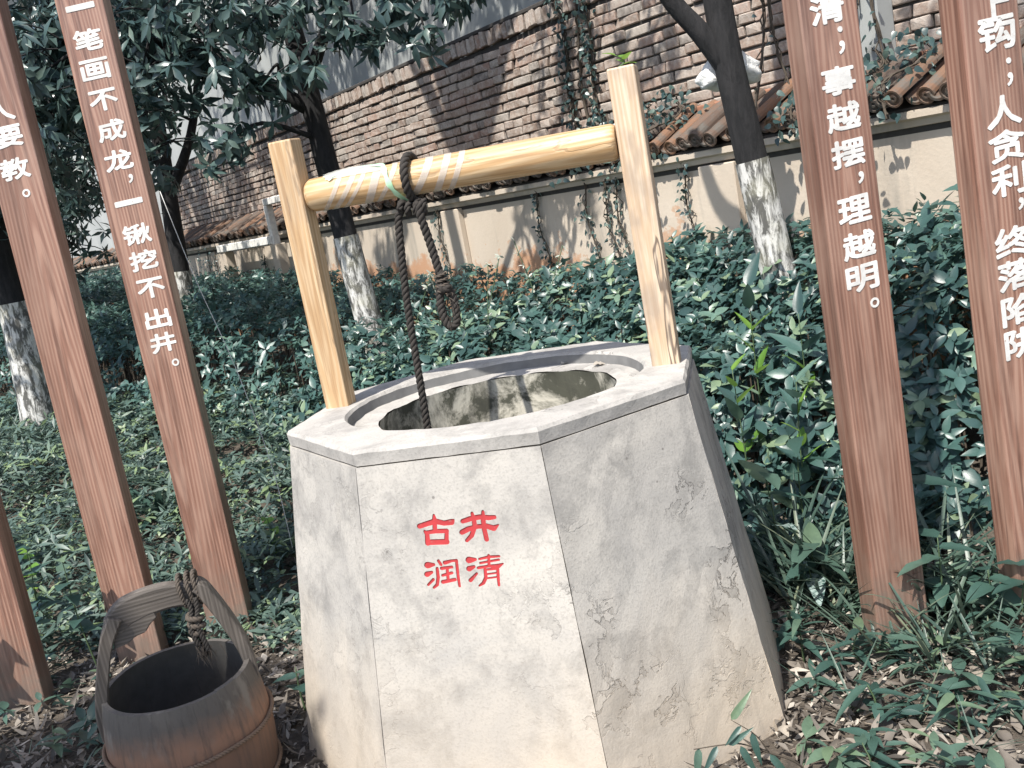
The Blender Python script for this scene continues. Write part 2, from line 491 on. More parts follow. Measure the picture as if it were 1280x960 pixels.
WN = np.array([0.8453, 0.5342])          # towards the wall
WT = np.array([-0.5342, 0.8453])         # along the wall, away to the left
def wall_pt(s, w): return WN * w + WT * s
def nz2(x, y, k=1.0, seed=0.0):
    x = np.asarray(x) * k + seed; y = np.asarray(y) * k - seed * 1.7
    return (np.sin(1.7 * x + 2.3 * np.sin(0.9 * y)) + np.sin(2.1 * y + 1.9 * np.sin(1.3 * x)) + 0.6 * np.sin(3.9 * x - 2.7 * y) + 0.5 * np.sin(5.3 * y + 4.1 * x)) / 3.1
def ground_z(x, y):
    x = np.asarray(x, float); y = np.asarray(y, float)
    w = x * WN[0] + y * WN[1]
    z = np.maximum(0.42 * smooth(4.0, 7.5, y) * smooth(-1.5, 0.6, w + 1.5), 0.40 * smooth(2.55, 3.7, w))
    return z + 0.012 * nz2(x, y, 3.0)

def make_ground():
    xs = np.concatenate([np.linspace(-60, -5, 24)[:-1], np.linspace(-5, 4, 110), np.linspace(4, 60, 22)[1:]])
    ys = np.concatenate([np.linspace(-40, 0, 14)[:-1], np.linspace(0, 9, 110), np.linspace(9, 90, 30)[1:]])
    X, Y = np.meshgrid(xs, ys)
    Z = ground_z(X, Y)
    nx, ny = len(xs), len(ys)
    V = np.c_[X.ravel(), Y.ravel(), Z.ravel()]
    Fc = [(j * nx + i, j * nx + i + 1, (j + 1) * nx + i + 1, (j + 1) * nx + i) for j in range(ny - 1) for i in range(nx - 1)]
    o = obj('ground', mesh_from('ground', V, Fc, MAT['soil'], True))
    tag(o, 'dark soil strewn with dry leaves', None, None, 'structure')
make_ground()

# ------------------------------------------------------------------ leaves in bulk
def norm(a): return a / np.maximum(1e-9, np.linalg.norm(a, axis=1, keepdims=True))

PROFILES = {'ovate': [(0.07, 0.34), (0.22, 0.80), (0.42, 1.0), (0.66, 0.78), (0.86, 0.34)],
            'lance': [(0.09, 0.34), (0.28, 0.80), (0.50, 1.0), (0.72, 0.74), (0.90, 0.28)],
            'heart': [(0.02, 0.66), (0.14, 0.96), (0.34, 1.0), (0.60, 0.72), (0.84, 0.28)]}
def leaf_arrays(pos, d, nrm, L, Wd, droop=0.18, fold=0.22, prof='ovate', lod=1):
    n = len(pos)
    d = norm(d); nrm = norm(nrm - d * np.sum(nrm * d, 1, keepdims=True)); sd = np.cross(nrm, d)
    L = np.broadcast_to(np.asarray(L, float), (n,))[:, None]; Wd = np.broadcast_to(np.asarray(Wd, float), (n,))[:, None]
    droop = np.broadcast_to(np.asarray(droop, float), (n,))[:, None]
    fold = np.broadcast_to(np.asarray(fold, float), (n,))[:, None]
    def at(t, s, w):
        return pos + d * L * t + sd * (s * w * Wd / 2) + nrm * (-droop * L * t * t + fold * abs(s) * w * Wd / 2)
    if lod:
        st = PROFILES[prof] if lod == 1 else PROFILES[prof][::2]
        cols = [at(0, 0, 0)]
        for t, w in st: cols += [at(t, -1, w), at(t, 0, w), at(t, 1, w)]
        cols.append(at(1, 0, 0))
        m = len(st); e = 3 * m + 1; q = 3 * (m - 1)
        faces_t = [(0, 2, 1), (0, 3, 2), (q + 1, q + 2, e), (q + 2, q + 3, e)]
        faces_q = []
        for i in range(m - 1):
            o = 3 * i
            faces_q += [(o + 1, o + 2, o + 5, o + 4), (o + 2, o + 3, o + 6, o + 5)]
        k = e + 1
    else:
        cols = [at(0, 0, 0), at(0.45, -1, 1), at(0.5, 0, 1), at(0.45, 1, 1), at(1, 0, 0)]
        faces_t = [(0, 2, 1), (0, 3, 2), (1, 2, 4), (2, 3, 4)]; faces_q = []
        k = 5
    V = np.stack(cols, 1).reshape(-1, 3)
    base = (np.arange(n) * k)[:, None]
    Ft = (base[:, :, None] + np.array(faces_t)[None]).reshape(-1, 3)
    Fq = (base[:, :, None] + np.array(faces_q)[None]).reshape(-1, 4) if faces_q else np.zeros((0, 4), int)
    return V, Ft, Fq, k

def big_mesh(name, V, Ft, Fq, mats, rnd=None, k=None, midx=None):
    """fast mesh from triangle and quad arrays; rnd holds one value for every k vertices"""
    me = bpy.data.meshes.new(name)
    nt, nq = len(Ft), len(Fq)
    me.vertices.add(len(V)); me.vertices.foreach_set('co', np.asarray(V, np.float32).ravel())
    me.loops.add(nt * 3 + nq * 4)
    me.loops.foreach_set('vertex_index', np.concatenate([Ft.ravel(), Fq.ravel()]).astype(np.int32))
    me.polygons.add(nt + nq)
    me.polygons.foreach_set('loop_start', np.concatenate([np.arange(nt) * 3, nt * 3 + np.arange(nq) * 4]).astype(np.int32))
    me.polygons.foreach_set('use_smooth', np.ones(nt + nq, bool))
    for m in mats if isinstance(mats, (list, tuple)) else [mats]: me.materials.append(m)
    if rnd is not None:
        a = me.attributes.new('rnd', 'FLOAT', 'POINT')
        a.data.foreach_set('value', np.repeat(rnd, k).astype(np.float32))
    me.update(calc_edges=True)
    return me

def leaves_mesh(name, mat, pos, d, nrm, L, Wd, droop=0.18, fold=0.22, prof='ovate', lod=1, rnd=None):
    V, Ft, Fq, k = leaf_arrays(pos, d, nrm, L, Wd, droop, fold, prof, lod)
    if rnd is None: rnd = RNG.random(len(pos))
    return big_mesh(name, V, Ft, Fq, mat, rnd, k)

def whorls(C, A, kmin=5, kmax=7, elev=(0.05, 0.9), stemlen=0.03):
    """leaf positions, directions and normals for sprigs centred at C with axis A"""
    n = len(C); A = norm(A)
    k = RNG.integers(kmin, kmax + 1, n); idx = np.repeat(np.arange(n), k)
    j = np.concatenate([np.arange(q) for q in k])
    ref = np.where(np.abs(A[:, 2:3]) < 0.9, np.array([[0, 0, 1.0]]), np.array([[1.0, 0, 0]]))
    E1 = norm(np.cross(A, ref)); E2 = np.cross(A, E1)
    ph = j * 2.4 + np.repeat(RNG.random(n) * 6.28, k) + RNG.normal(0, 0.25, len(j))
    e = RNG.uniform(*elev, len(j))
    rad = E1[idx] * np.cos(ph)[:, None] + E2[idx] * np.sin(ph)[:, None]
    d = rad * np.cos(e)[:, None] + A[idx] * np.sin(e)[:, None]
    nr = A[idx] * np.cos(e)[:, None] - rad * np.sin(e)[:, None]
    nr = nr + RNG.normal(0, 0.22, nr.shape)
    pos = C[idx] + A[idx] * (-(j / 7.0) * stemlen)[:, None]
    return pos, d, nr, idx
# ================================================================== the brick wall behind
def wall_frame_obj(name, label, cat):
    """an Empty whose X runs along the wall (away to the left), Y out of the wall, Z up"""
    e = empty(name, (0, 0, 0), math.atan2(WT[1], WT[0]), label, cat)
    return e
# in that frame: x = s, y = -w' ... local Y is rot90(WT) = -WN, so local y = -w
def brick_variants():
    out = {}
    for kind, ln in (('stretcher', 0.215), ('header', 0.103)):
        for i in range(4):
            bm = bmesh.new(); bmesh.ops.create_cube(bm, size=1)
            r = random.Random(i * 7 + len(kind))
            for v in bm.verts:
                v.co.x *= ln; v.co.y *= 0.10; v.co.z *= 0.055
                v.co += Vector((r.uniform(-1, 1) * 0.006, r.uniform(-1, 1) * 0.006, r.uniform(-1, 1) * 0.004))
            bmesh.ops.bevel(bm, geom=bm.edges[:], offset=0.005, segments=1, affect='EDGES')
            out[(kind, i)] = bm_mesh('brick', bm, MAT['brick'])
    return out

def build_brick_wall():
    W = wall_frame_obj('brick_wall', 'tall old brown brick wall rising behind the tiled beige wall', 'wall')
    s0, s1, z0, z1 = 1.2, 15.35, 0.2, 2.56
    core = box_mesh('mortar_core', s1 - s0, 0.24, z1 - z0, MAT['mortar'])
    obj('mortar_core', core, W, ((s0 + s1) / 2, -4.4 - 0.132, (z0 + z1) / 2))
    VAR = brick_variants()
    items = []
    r = random.Random(3)
    zc = 1.44; row = 0
    while zc < 2.54:
        s = s0 + r.uniform(0, 0.1)
        while s < s1:
            kind = 'header' if r.random() < 0.5 else 'stretcher'
            ln = 0.215 if kind == 'stretcher' else 0.103
            items.append((kind, r.randrange(4), s + ln / 2, zc + r.uniform(-0.003, 0.003) + 0.006 * math.sin(s * 1.3 + row), r.uniform(-0.010, 0.008), r.gauss(0, 0.018), r.gauss(0, 0.03)))
            s += ln + r.uniform(0.010, 0.018)
        zc += 0.0665; row += 1
    obj('capping', box_mesh('capping', s1 - s0, 0.30, 0.03, MAT['mortar'], 0.006, 1), W, ((s0 + s1) / 2, -4.53, 2.69))
    # the soldier course on top, standing on edge and leaning a little
    tops = []
    s = s0
    while s < s1:
        tops.append(('header', r.randrange(4), s, 2.62 + r.uniform(-0.006, 0.006), r.uniform(0.004, 0.03), PI / 2 + r.gauss(0.12, 0.05), r.gauss(0, 0.05)))
        s += 0.072
    items += tops
    near = sorted([i for i in items if i[3] > 1.62 and i[2] > 2.3], key=lambda i: i[2])[:300]
    nearset = set(id(i) for i in near)
    for k, v, s, z, out, ry, rz in near:
        obj('brick', VAR[(k, v)], W, (s, -4.4 + out - 0.05 + 0.008, z), (0, ry, rz))
    rest = [i for i in items if id(i) not in nearset]
    V, Fc, rn = [], [], []
    for k, v, s, z, out, ry, rz in rest:
        me = VAR[(k, v)]
        Mx = Matrix.Translation((s, -4.4 + out - 0.05 + 0.008, z)) @ Matrix.Rotation(rz, 4, 'Z') @ Matrix.Rotation(ry, 4, 'Y')
        o = len(V); V += [tuple(Mx @ q.co) for q in me.vertices]; Fc += [tuple(i + o for i in p.vertices) for p in me.polygons]
        rn += [r.random()] * len(me.vertices)
    me = mesh_from('brick_courses', V, Fc, MAT['brick'])
    a = me.attributes.new('rnd', 'FLOAT', 'POINT'); a.data.foreach_set('value', rn)
    o = obj('brick_courses', me, W); o['kind'] = 'stuff'
    return W
BW = build_brick_wall()

# ------------------------------------------------------------------ the low rendered wall with its tiled coping
def half_tile(name, r, length, n=8, thick=0.012, up=True, disc=False):
    """half-round roof tile along local Y (0..-length is up the slope); disc closes the front end"""
    V, Fc = [], []
    for (yy, rr) in ((0, r), (length, r * 0.94)):
        for k in range(n + 1):
            a = PI * k / n
            sg = 1 if up else -1
            V.append((rr * math.cos(a), yy, sg * rr * math.sin(a)))
    for (yy, rr) in ((0, r - thick), (length, r * 0.94 - thick)):
        for k in range(n + 1):
            a = PI * k / n
            sg = 1 if up else -1
            V.append((rr * math.cos(a), yy, sg * rr * math.sin(a)))
    m = n + 1
    for k in range(n):
        Fc.append((k, k + 1, m + k + 1, m + k)); Fc.append((2 * m + k, 3 * m + k, 3 * m + k + 1, 2 * m + k + 1))
        Fc.append((k, 2 * m + k, 2 * m + k + 1, k + 1)); Fc.append((m + k, m + k + 1, 3 * m + k + 1, 3 * m + k))
    Fc += [(0, m, 3 * m, 2 * m), (n, 2 * m + n, 3 * m + n, m + n)]
    if disc:  # ornamental round end with raised rings
        b = len(V); q = 16
        prof = [(r * 1.08, 0.0), (r * 1.08, -0.014), (r * 0.86, -0.014), (r * 0.82, -0.008), (r * 0.5, -0.008), (r * 0.45, -0.013), (r * 0.22, -0.013), (r * 0.16, -0.006)]
        for rr, yy in prof:
            for k in range(q):
                a = 2 * PI * k / q; V.append((rr * math.cos(a), yy, rr * math.sin(a)))
        for i in range(len(prof) - 1):
            for k in range(q):
                Fc.append((b + i * q + k, b + i * q + (k + 1) % q, b + (i + 1) * q + (k + 1) % q, b + (i + 1) * q + k))
        Fc.append(tuple(b + (len(prof) - 1) * q + k for k in range(q)))
    return mesh_from(name, V, Fc, MAT['tile'], False)

def build_low_wall():
    W = wall_frame_obj('garden_wall', 'low beige rendered wall topped with small brown roof tiles', 'wall')
    s0, s1 = 1.0, 24.0
    # body, moulding, tile bed
    obj('wall_body', box_mesh('wall_body', s1 - s0, 0.22, 1.48, MAT['beige'], 0.004, 1), W, ((s0 + s1) / 2, -4.0 - 0.11, 0.74))
    bm = bmesh.new()
    prof = [(-4.02, 1.44), (-3.975, 1.448), (-3.965, 1.475), (-3.94, 1.485), (-3.94, 1.515), (-4.02, 1.522)]
    rows = []
    for s in (s0, s1):
        rows.append([bm.verts.new((s, y, z)) for y, z in prof])
    for i in range(len(prof)):
        j = (i + 1) % len(prof)
        bm.faces.new((rows[0][i], rows[0][j], rows[1][j], rows[1][i]))
    bm.faces.new(rows[0]); bm.faces.new(rows[1][::-1])
    obj('coping_moulding', bm_mesh('coping_moulding', bm, MAT['beige']), W)
    V = [(s0, -4.384, 1.30), (s0, -4.384, 1.70), (s0, -3.97, 1.53), (s0, -3.97, 1.49), (s0, -4.05, 1.30)]
    V += [(s1, y, z) for _, y, z in V]
    obj('tile_bed', mesh_from('tile_bed', V, [(0, 1, 2, 3, 4), (9, 8, 7, 6, 5), (0, 5, 6, 1), (1, 6, 7, 2), (2, 7, 8, 3), (3, 8, 9, 4), (4, 9, 5, 0)], MAT['mortar']), W)
    obj('ridge_band', box_mesh('ridge_band', s1 - s0, 0.045, 0.055, MAT['terracotta'], 0.008, 2), W, ((s0 + s1) / 2, -4.352, 1.748))
    slope = math.atan2(0.19, 0.42); ln = 0.455
    cover = [half_tile('cover_tile', 0.038, ln, disc=True)]
    pan = half_tile('pan_tile', 0.046, ln + 0.01, up=False)
    r = random.Random(5); s = 1.5; rest = []; pitch = 0.122
    n = 0
    while s < 23.8:
        yj, zj, aj = r.uniform(-0.035, 0.03), r.uniform(-0.008, 0.008), r.gauss(0, 0.06)
        for me, nm, ds, dz in ((cover[0], 'cover_tile', 0, 0.052), (pan, 'pan_tile', pitch / 2, 0.057)):
            loc = (s + ds, -3.915 + yj, 1.525 + dz + zj); rot = (slope, 0, PI + aj)
            if s < 15:
                obj(nm, me, W, loc, rot)
            else: rest.append((me, loc, rot))
        s += pitch; n += 1
    V, Fc, rn = [], [], []
    for me, loc, rot in rest:
        from mathutils import Euler
        Mx = Matrix.Translation(loc) @ Euler(rot).to_matrix().to_4x4()
        o = len(V); V += [tuple(Mx @ q.co) for q in me.vertices]; Fc += [tuple(i + o for i in p.vertices) for p in me.polygons]
        rn += [r.random()] * len(me.vertices)
    me = mesh_from('tile_run', V, Fc, MAT['tile'])
    a = me.attributes.new('rnd', 'FLOAT', 'POINT'); a.data.foreach_set('value', rn)
    o = obj('tile_run', me, W); o['kind'] = 'stuff'
    for s in (2.0, 3.88, 6.7, 9.4, 12.2):
        obj('pilaster', box_mesh('pilaster', 0.26, 0.05, 1.435, MAT['beige'], 0.006, 1), W, (s, -3.976, 0.7175))
    return W
GW = build_low_wall()

# cement pillar standing between wall bays, in front of the bricks
pp = wall_pt(3.1, 4.33)
o = obj('cement_pillar', box_mesh('cement_pillar', 0.14, 0.13, 2.62, MAT['grey'], 0.012, 2, 0.004, base=True), None, (pp[0], pp[1], 0.0), (0, 0, math.atan2(WT[1], WT[0])))
tag(o, 'narrow grey cement pillar rising through the tiles beside the brick wall', 'pillar')

# the grey building behind the brick wall
def build_building():
    W = wall_frame_obj('grey_building', 'large plain grey rendered building behind the brick wall', 'building')
    obj('wall', box_mesh('wall', 46, 4, 9, MAT['grey']), W, (16, -5.7 - 2, 4.5))
    for z in (5.4, 8.4):
        obj('ledge', box_mesh('ledge', 46, 0.09, 0.16, MAT['grey'], 0.01, 1), W, (16, -5.67, z))
    for s in (6.0, 10.5, 15.0, 19.5, 24.0, 28.5):
        f = obj('window', box_mesh('window', 1.5, 0.05, 1.5, MAT['frame_white'], 0.008, 1), W, (s, -5.69, 7.0))
        for dx in (-0.36, 0.36):
            obj('pane', box_mesh('pane', 0.62, 0.02, 1.34, MAT['glass']), f, (dx, 0.028, 0))
    obj('roof_slab', box_mesh('roof_slab', 46.6, 4.8, 0.25, MAT['grey'], 0.02, 1), W, (16, -7.7, 9.13))
gt = NT('window_glass'); gt.col(gt.mix(gt.noise(gt.coord(), 3), (0.03, 0.04, 0.045), (0.05, 0.06, 0.065))); gt.rough(0.08); MAT['glass'] = gt.m
build_building()

# white painted rail frame standing in front of the low wall
def build_rail():
    a, b, c = wall_pt(9.9, 3.80), wall_pt(9.83, 3.80), wall_pt(11.62, 3.80)
    E = wall_frame_obj('white_rail', 'white painted stepped concrete rail in front of the low wall', 'rail')
    obj('upper_bar', box_mesh('upper_bar', 0.56, 0.07, 0.07, MAT['frame_white'], 0.008, 1), E, (9.76, -3.80, 1.83))
    obj('upright', box_mesh('upright', 0.085, 0.075, 0.41, MAT['frame_white'], 0.008, 1), E, (10.0, -3.80, 1.59))
    obj('lower_bar', box_mesh('lower_bar', 1.72, 0.13, 0.085, MAT['frame_white'], 0.008, 1), E, (10.86, -3.79, 1.445))
    for s in (9.95, 11.6):
        obj('leg', box_mesh('leg', 0.17, 0.11, 1.40, MAT['beige'], 0.008, 1), E, (s, -3.795, 0.70))
build_rail()

# ================================================================== trees
def make_tree(name, label, path, r0, r1, limbs, clumps_all, whitewash=True, leafL=0.115, leafW=0.038, per=26, group=None, lod=1, wz=(0.0, 1.40), density=1.0):
    """path: trunk points from the ground; limbs: lists of points; clumps: (x, y, z, radius, whorl count)"""
    clumps = thin(clumps_all)
    base = Vector(path[0])
    E = empty(name, base, 0, label, 'tree', group)
    P = catmull([Vector(p) - base for p in path], 6)
    n = len(P)
    rad = [r0 + (r1 - r0) * i / (n - 1) + 0.25 * r0 * math.exp(-i * 0.9) for i in range(n)]
    acc = Acc(); acc.tube(P, rad, n=14)
    rr = random.Random(len(clumps) * 3 + int(base.x * 10))
    for lim, ra, rb in limbs:
        Q = catmull([Vector(p) - base for p in lim], 5)
        acc.tube(Q, [ra + (rb - ra) * i / (len(Q) - 1) for i in range(len(Q))], n=9)
    # twigs from the nearest woody point to each clump
    woody = P[n // 3:] + [p for lim, _, _ in limbs for p in catmull([Vector(q) - base for q in lim], 5)]
    C, A = [], []
    for (x, y, z, rad_c, cnt) in clumps:
        c = Vector((x, y, z)) - base
        w = min(woody, key=lambda q: (q - c).length + max(0, q.z - c.z) * 0.3)
        mid = (w + c) / 2 + Vector((rr.uniform(-.1, .1), rr.uniform(-.1, .1), rr.uniform(0.02, .18)))
        L = (c - w).length
        acc.tube(catmull([w, mid, c], 4), [max(0.006, 0.012 + 0.012 * L) * (1 - 0.75 * i / 8) for i in range(9)], n=6)
        for k in range(max(1, int(cnt * density))):
            u = Vector((rr.gauss(0, 1), rr.gauss(0, 1), rr.gauss(0, 0.75)))
            u = u.normalized() * rad_c * (rr.random() ** 0.45)
            tip = c + u
            C.append(tip); A.append((u.normalized() * 0.7 + Vector((0, 0, 0.35)) + Vector((rr.gauss(0, .3), rr.gauss(0, .3), rr.gauss(0, .3)))))
            if k % 3 == 0:
                acc.tube([c, c + u * 0.55 + Vector((0, 0, 0.03)), tip], [0.006, 0.005, 0.003], n=4, cap=False)
    tr = obj('trunk', acc.mesh('trunk', MAT['bark']), E)
    if whitewash:
        top = [i for i, p in enumerate(P) if wz[0] <= p.z + base.z <= wz[1]]
        k = max(top[-1] + 1, 3) if top else 3
        pts = P[:k]; 
        # finish exactly at the paint line
        a, b = P[k - 1], P[min(k, n - 1)]
        t = (wz[1] - (a.z + base.z)) / max(1e-6, b.z - a.z)
        pts = pts + [a.lerp(b, min(1, max(0.05, t)))]
        ac = Acc(); ac.tube(pts, [rad[i] * 1.03 + 0.004 for i in range(k)] + [rad[k - 1] * 1.03 + 0.003], n=14, cap=False)
        obj('whitewash', ac.mesh('whitewash', MAT['whitewash']), tr)
    C = np.array([tuple(c) for c in C]); A = np.array([tuple(a) for a in A])
    pos, d, nr, idx = whorls(C, A, 6, 9, (-0.75, 0.45), 0.04)
    d[:, 2] -= 0.28
    L = leafL * RNG.uniform(0.65, 1.2, len(pos))
    cr = obj('crown', leaves_mesh('crown', MAT['leaf_tree'], pos, d, nr, L, leafW * RNG.uniform(0.8, 1.25, len(pos)), RNG.uniform(0.1, 0.4, len(pos)), 0.2, 'lance', lod), E)
    return E

rt_ = random.Random(21)
def cloud(cx, cy, cz, rx, ry, rz, n, rad, cnt):
    out = []
    for _ in range(n):
        while True:
            u = (rt_.uniform(-1, 1), rt_.uniform(-1, 1), rt_.uniform(-1, 1))
            if u[0] ** 2 + u[1] ** 2 + u[2] ** 2 < 1: break
        out.append((cx + u[0] * rx, cy + u[1] * ry, cz + u[2] * rz, rad * rt_.uniform(0.7, 1.25), int(cnt * rt_.uniform(0.7, 1.3))))
    return out
def wcloud(s, w, z, ls, lw, lz, n, rad, cnt):
    """leaf clumps spread in a band that follows the wall"""
    return [(*(WN * (w + lw * b) + WT * (s + ls * a)), z + lz * c, r_, k_) for a, b, c, r_, k_ in cloud(0, 0, 0, 1, 1, 1, n, rad, cnt)]
def gz(x, y): return float(ground_z(x, y))

# openings in the canopy through which the sun reaches the brick wall in streaks
SUNV = np.array([S.x, S.y, S.z])
GAPS = [(7.9, 2.35, 0.55), (7.2, 2.15, 0.55), (6.6, 2.30, 0.40), (6.2, 1.95, 0.42), (8.8, 2.2, 0.35), (4.0, 2.2, 0.45)]
def thin(cl):
    out = []
    for c in cl:
        p = np.array(c[:3]); ok = True
        if p[2] > 3.0:
            for s_, z_, r_ in GAPS:
                q = np.array([*wall_pt(s_, 4.39), z_]); d = p - q; d = d - SUNV * np.dot(d, SUNV)
                if np.linalg.norm(d) < r_ + 0.12: ok = False
        if ok: out.append(c)
    return out
# dark trunk behind the well's near-left post
tB = [(-0.80, 6.5, gz(-0.8, 6.5) - 0.05), (-0.86, 6.5, 1.1), (-0.90, 6.5, 1.9), (-0.93, 6.5, 2.6), (-1.0, 6.5, 3.6), (-1.1, 6.45, 4.6)]
limB = [([(-0.92, 6.5, 2.2), (-1.35, 6.35, 2.55), (-1.9, 6.2, 2.8)], 0.05, 0.02),
        ([(-0.92, 6.5, 2.35), (-0.6, 6.3, 2.75), (-0.1, 6.0, 3.0)], 0.045, 0.018),
        ([(-1.0, 6.5, 3.2), (-1.6, 6.3, 3.6), (-2.4, 6.1, 3.9)], 0.05, 0.02)]
clB = [(-1.75, 6.1, 2.55, 0.42, 30), (-1.35, 6.1, 2.62, 0.40, 30), (-2.15, 6.2, 2.75, 0.45, 30), (-1.9, 6.0, 2.25, 0.30, 16), (-1.38, 6.0, 2.05, 0.20, 12),
       (-1.0, 6.1, 2.75, 0.36, 26), (-0.62, 6.0, 2.72, 0.30, 18), (-0.35, 5.9, 2.56, 0.22, 10), (0.02, 5.9, 2.60, 0.22, 9), (0.28, 5.9, 2.62, 0.16, 6), (-0.12, 5.9, 2.42, 0.12, 5),
       (-2.5, 6.2, 2.6, 0.45, 28), (-1.6, 6.1, 2.85, 0.4, 26), (-1.95, 6.1, 2.5, 0.35, 22), (-0.2, 5.95, 2.72, 0.26, 14), (-0.5, 5.9, 2.5, 0.2, 10), (-1.15, 6.1, 2.32, 0.22, 12), (-0.85, 6.0, 2.38, 0.20, 9), (-2.0, 6.3, 3.0, 0.5, 30)]
clB += wcloud(5.5, 3.0, 4.0, 2.2, 0.8, 0.6, 17, 0.42, 22) + wcloud(6.2, 4.0, 5.7, 2.6, 1.0, 1.2, 40, 0.55, 26)
make_tree('evergreen_tree', 'dark trunked tree with flaking white base close to the left windlass post', tB, 0.086, 0.05, limB, clB, wz=(0, 1.40), lod=2, density=1.3)

# tree in front of the low wall, forked, carrying a plastic bag
tC = [(1.36, 4.62, gz(1.36, 4.62) - 0.05), (1.295, 4.6, 1.02), (1.24, 4.6, 1.55), (1.205, 4.6, 1.9), (1.19, 4.6, 2.3), (1.17, 4.6, 3.1), (1.2, 4.6, 4.0)]
limC = [([(1.205, 4.6, 1.84), (1.10, 4.6, 2.02), (0.97, 4.6, 2.22), (0.75, 4.55, 2.7), (0.6, 4.5, 3.4)], 0.052, 0.03)]
clC = wcloud(2.9, 3.5, 4.2, 1.5, 0.8, 0.6, 13, 0.42, 16)
make_tree('evergreen_tree', 'forked tree with white painted base in front of the low wall', tC, 0.08, 0.052, limC, clC, wz=(0, 1.43), lod=0)

# trees to the left
tA = [(-3.34, 7.0, gz(-3.34, 7.0) - 0.05), (-3.31, 7.0, 0.67), (-3.28, 7.0, 1.3), (-3.29, 7.0, 1.7), (-3.2, 7.05, 2.6), (-3.1, 7.1, 3.6), (-3.0, 7.1, 4.5)]
limA = [([(-3.27, 7.0, 2.0), (-2.9, 6.8, 2.35), (-2.5, 6.6, 2.6)], 0.05, 0.02), ([(-3.2, 7.0, 2.4), (-3.7, 6.7, 2.8), (-4.2, 6.5, 3.1)], 0.05, 0.02)]
clA = cloud(-3.3, 6.6, 2.3, 0.8, 0.4, 0.3, 6, 0.35, 20) + cloud(-3.0, 6.8, 2.55, 1.2, 0.8, 0.55, 18, 0.42, 26) + cloud(-2.9, 6.9, 3.8, 1.8, 1.2, 0.8, 18, 0.5, 22)
make_tree('evergreen_tree', 'thick white based tree standing among the low ground cover', tA, 0.125, 0.06, limA, clA, wz=(0, 1.36), lod=2, density=1.3)
tD = [(-2.92, 9.5, gz(-2.92, 9.5) - 0.05), (-2.89, 9.5, 1.05), (-2.84, 9.5, 1.6), (-2.78, 9.5, 2.3), (-2.7, 9.5, 3.3), (-2.6, 9.5, 4.6)]
limD = [([(-2.8, 9.5, 2.0), (-2.45, 9.4, 2.5), (-2.2, 9.3, 3.1)], 0.055, 0.025), ([(-2.78, 9.5, 2.3), (-3.3, 9.3, 2.8), (-3.9, 9.2, 3.2)], 0.05, 0.02)]
clD = cloud(-3.4, 9.2, 2.9, 1.3, 0.7, 0.7, 16, 0.5, 24) + wcloud(9.6, 3.0, 4.3, 2.3, 1.0, 0.8, 18, 0.5, 24) + wcloud(10.5, 4.0, 6.2, 2.8, 1.0, 1.4, 44, 0.6, 26)
make_tree('evergreen_tree', 'slender dark tree by the far end of the brick wall', tD, 0.105, 0.055, limD, clD, wz=(0, 1.32), lod=0)
tE = [(-5.6, 11.5, gz(-5.6, 11.5) - 0.05), (-5.55, 11.5, 1.2), (-5.4, 11.5, 2.4), (-5.3, 11.5, 4.0), (-5.2, 11.5, 5.2)]
limE = [([(-5.45, 11.5, 2.0), (-4.9, 11.2, 2.7), (-4.3, 11.0, 3.2)], 0.06, 0.025), ([(-5.4, 11.5, 2.4), (-6.2, 11.2, 3.0), (-7.0, 11.0, 3.5)], 0.06, 0.025)]
clE = cloud(-4.5, 10.4, 2.35, 1.3, 0.6, 0.75, 18, 0.5, 24) + cloud(-5.4, 11.2, 2.7, 2.0, 1.0, 0.9, 24, 0.6, 26) + cloud(-5.2, 11.3, 4.8, 2.4, 1.4, 1.3, 24, 0.65, 24) + wcloud(14, 3.4, 6.0, 2.4, 1.4, 1.6, 26, 0.65, 24)
make_tree('evergreen_tree', 'dense tree far back where the walls run off behind foliage', tE, 0.14, 0.07, limE, clE, wz=(0, 1.3), lod=0, leafL=0.14)
tF = [(-7.6, 14.5, gz(-7.6, 14.5) - 0.05), (-7.5, 14.5, 1.5), (-7.3, 14.5, 3.0), (-7.2, 14.5, 5.0)]
clF = cloud(-7.3, 14.2, 3.4, 2.4, 1.0, 1.6, 26, 0.8, 26)
make_tree('evergreen_tree', 'farthest bushy tree standing at the very end of the low wall', tF, 0.16, 0.08, [], clF, wz=(0, 1.3), lod=0, leafL=0.16)
# the tree whose crown shades bucket and ground from the side of the path
tG = [(-4.1, 0.2, -0.05), (-4.05, 0.2, 1.2), (-3.9, 0.3, 2.4), (-3.4, 0.4, 3.3), (-2.9, 0.45, 4.0)]
limG = [([(-3.9, 0.3, 2.4), (-3.4, 0.6, 3.2), (-2.8, 0.9, 3.8)], 0.06, 0.025)]
clG = cloud(-2.72, 0.45, 4.0, 0.52, 0.75, 0.35, 30, 0.28, 28)
make_tree('evergreen_tree', 'tree beside the path whose crown shades the wooden bucket', tG, 0.13, 0.06, limG, clG, wz=(0, 1.35), lod=0)
# ================================================================== hedge and ground cover
def in_poly(x, y, poly):
    ins = np.zeros(len(x), bool); j = len(poly) - 1
    for i in range(len(poly)):
        xi, yi = poly[i]; xj, yj = poly[j]
        c = ((yi > y) != (yj > y)) & (x < (xj - xi) * (y - yi) / (yj - yi + 1e-12) + xi)
        ins ^= c; j = i
    return ins
def seg_dist(x, y, pts):
    best = np.full(len(x), 1e9)
    for (ax, ay), (bx, by) in zip(pts, pts[1:]):
        dx, dy = bx - ax, by - ay
        t = np.clip(((x - ax) * dx + (y - ay) * dy) / (dx * dx + dy * dy), 0, 1)
        best = np.minimum(best, np.hypot(x - ax - t * dx, y - ay - t * dy))
    return best

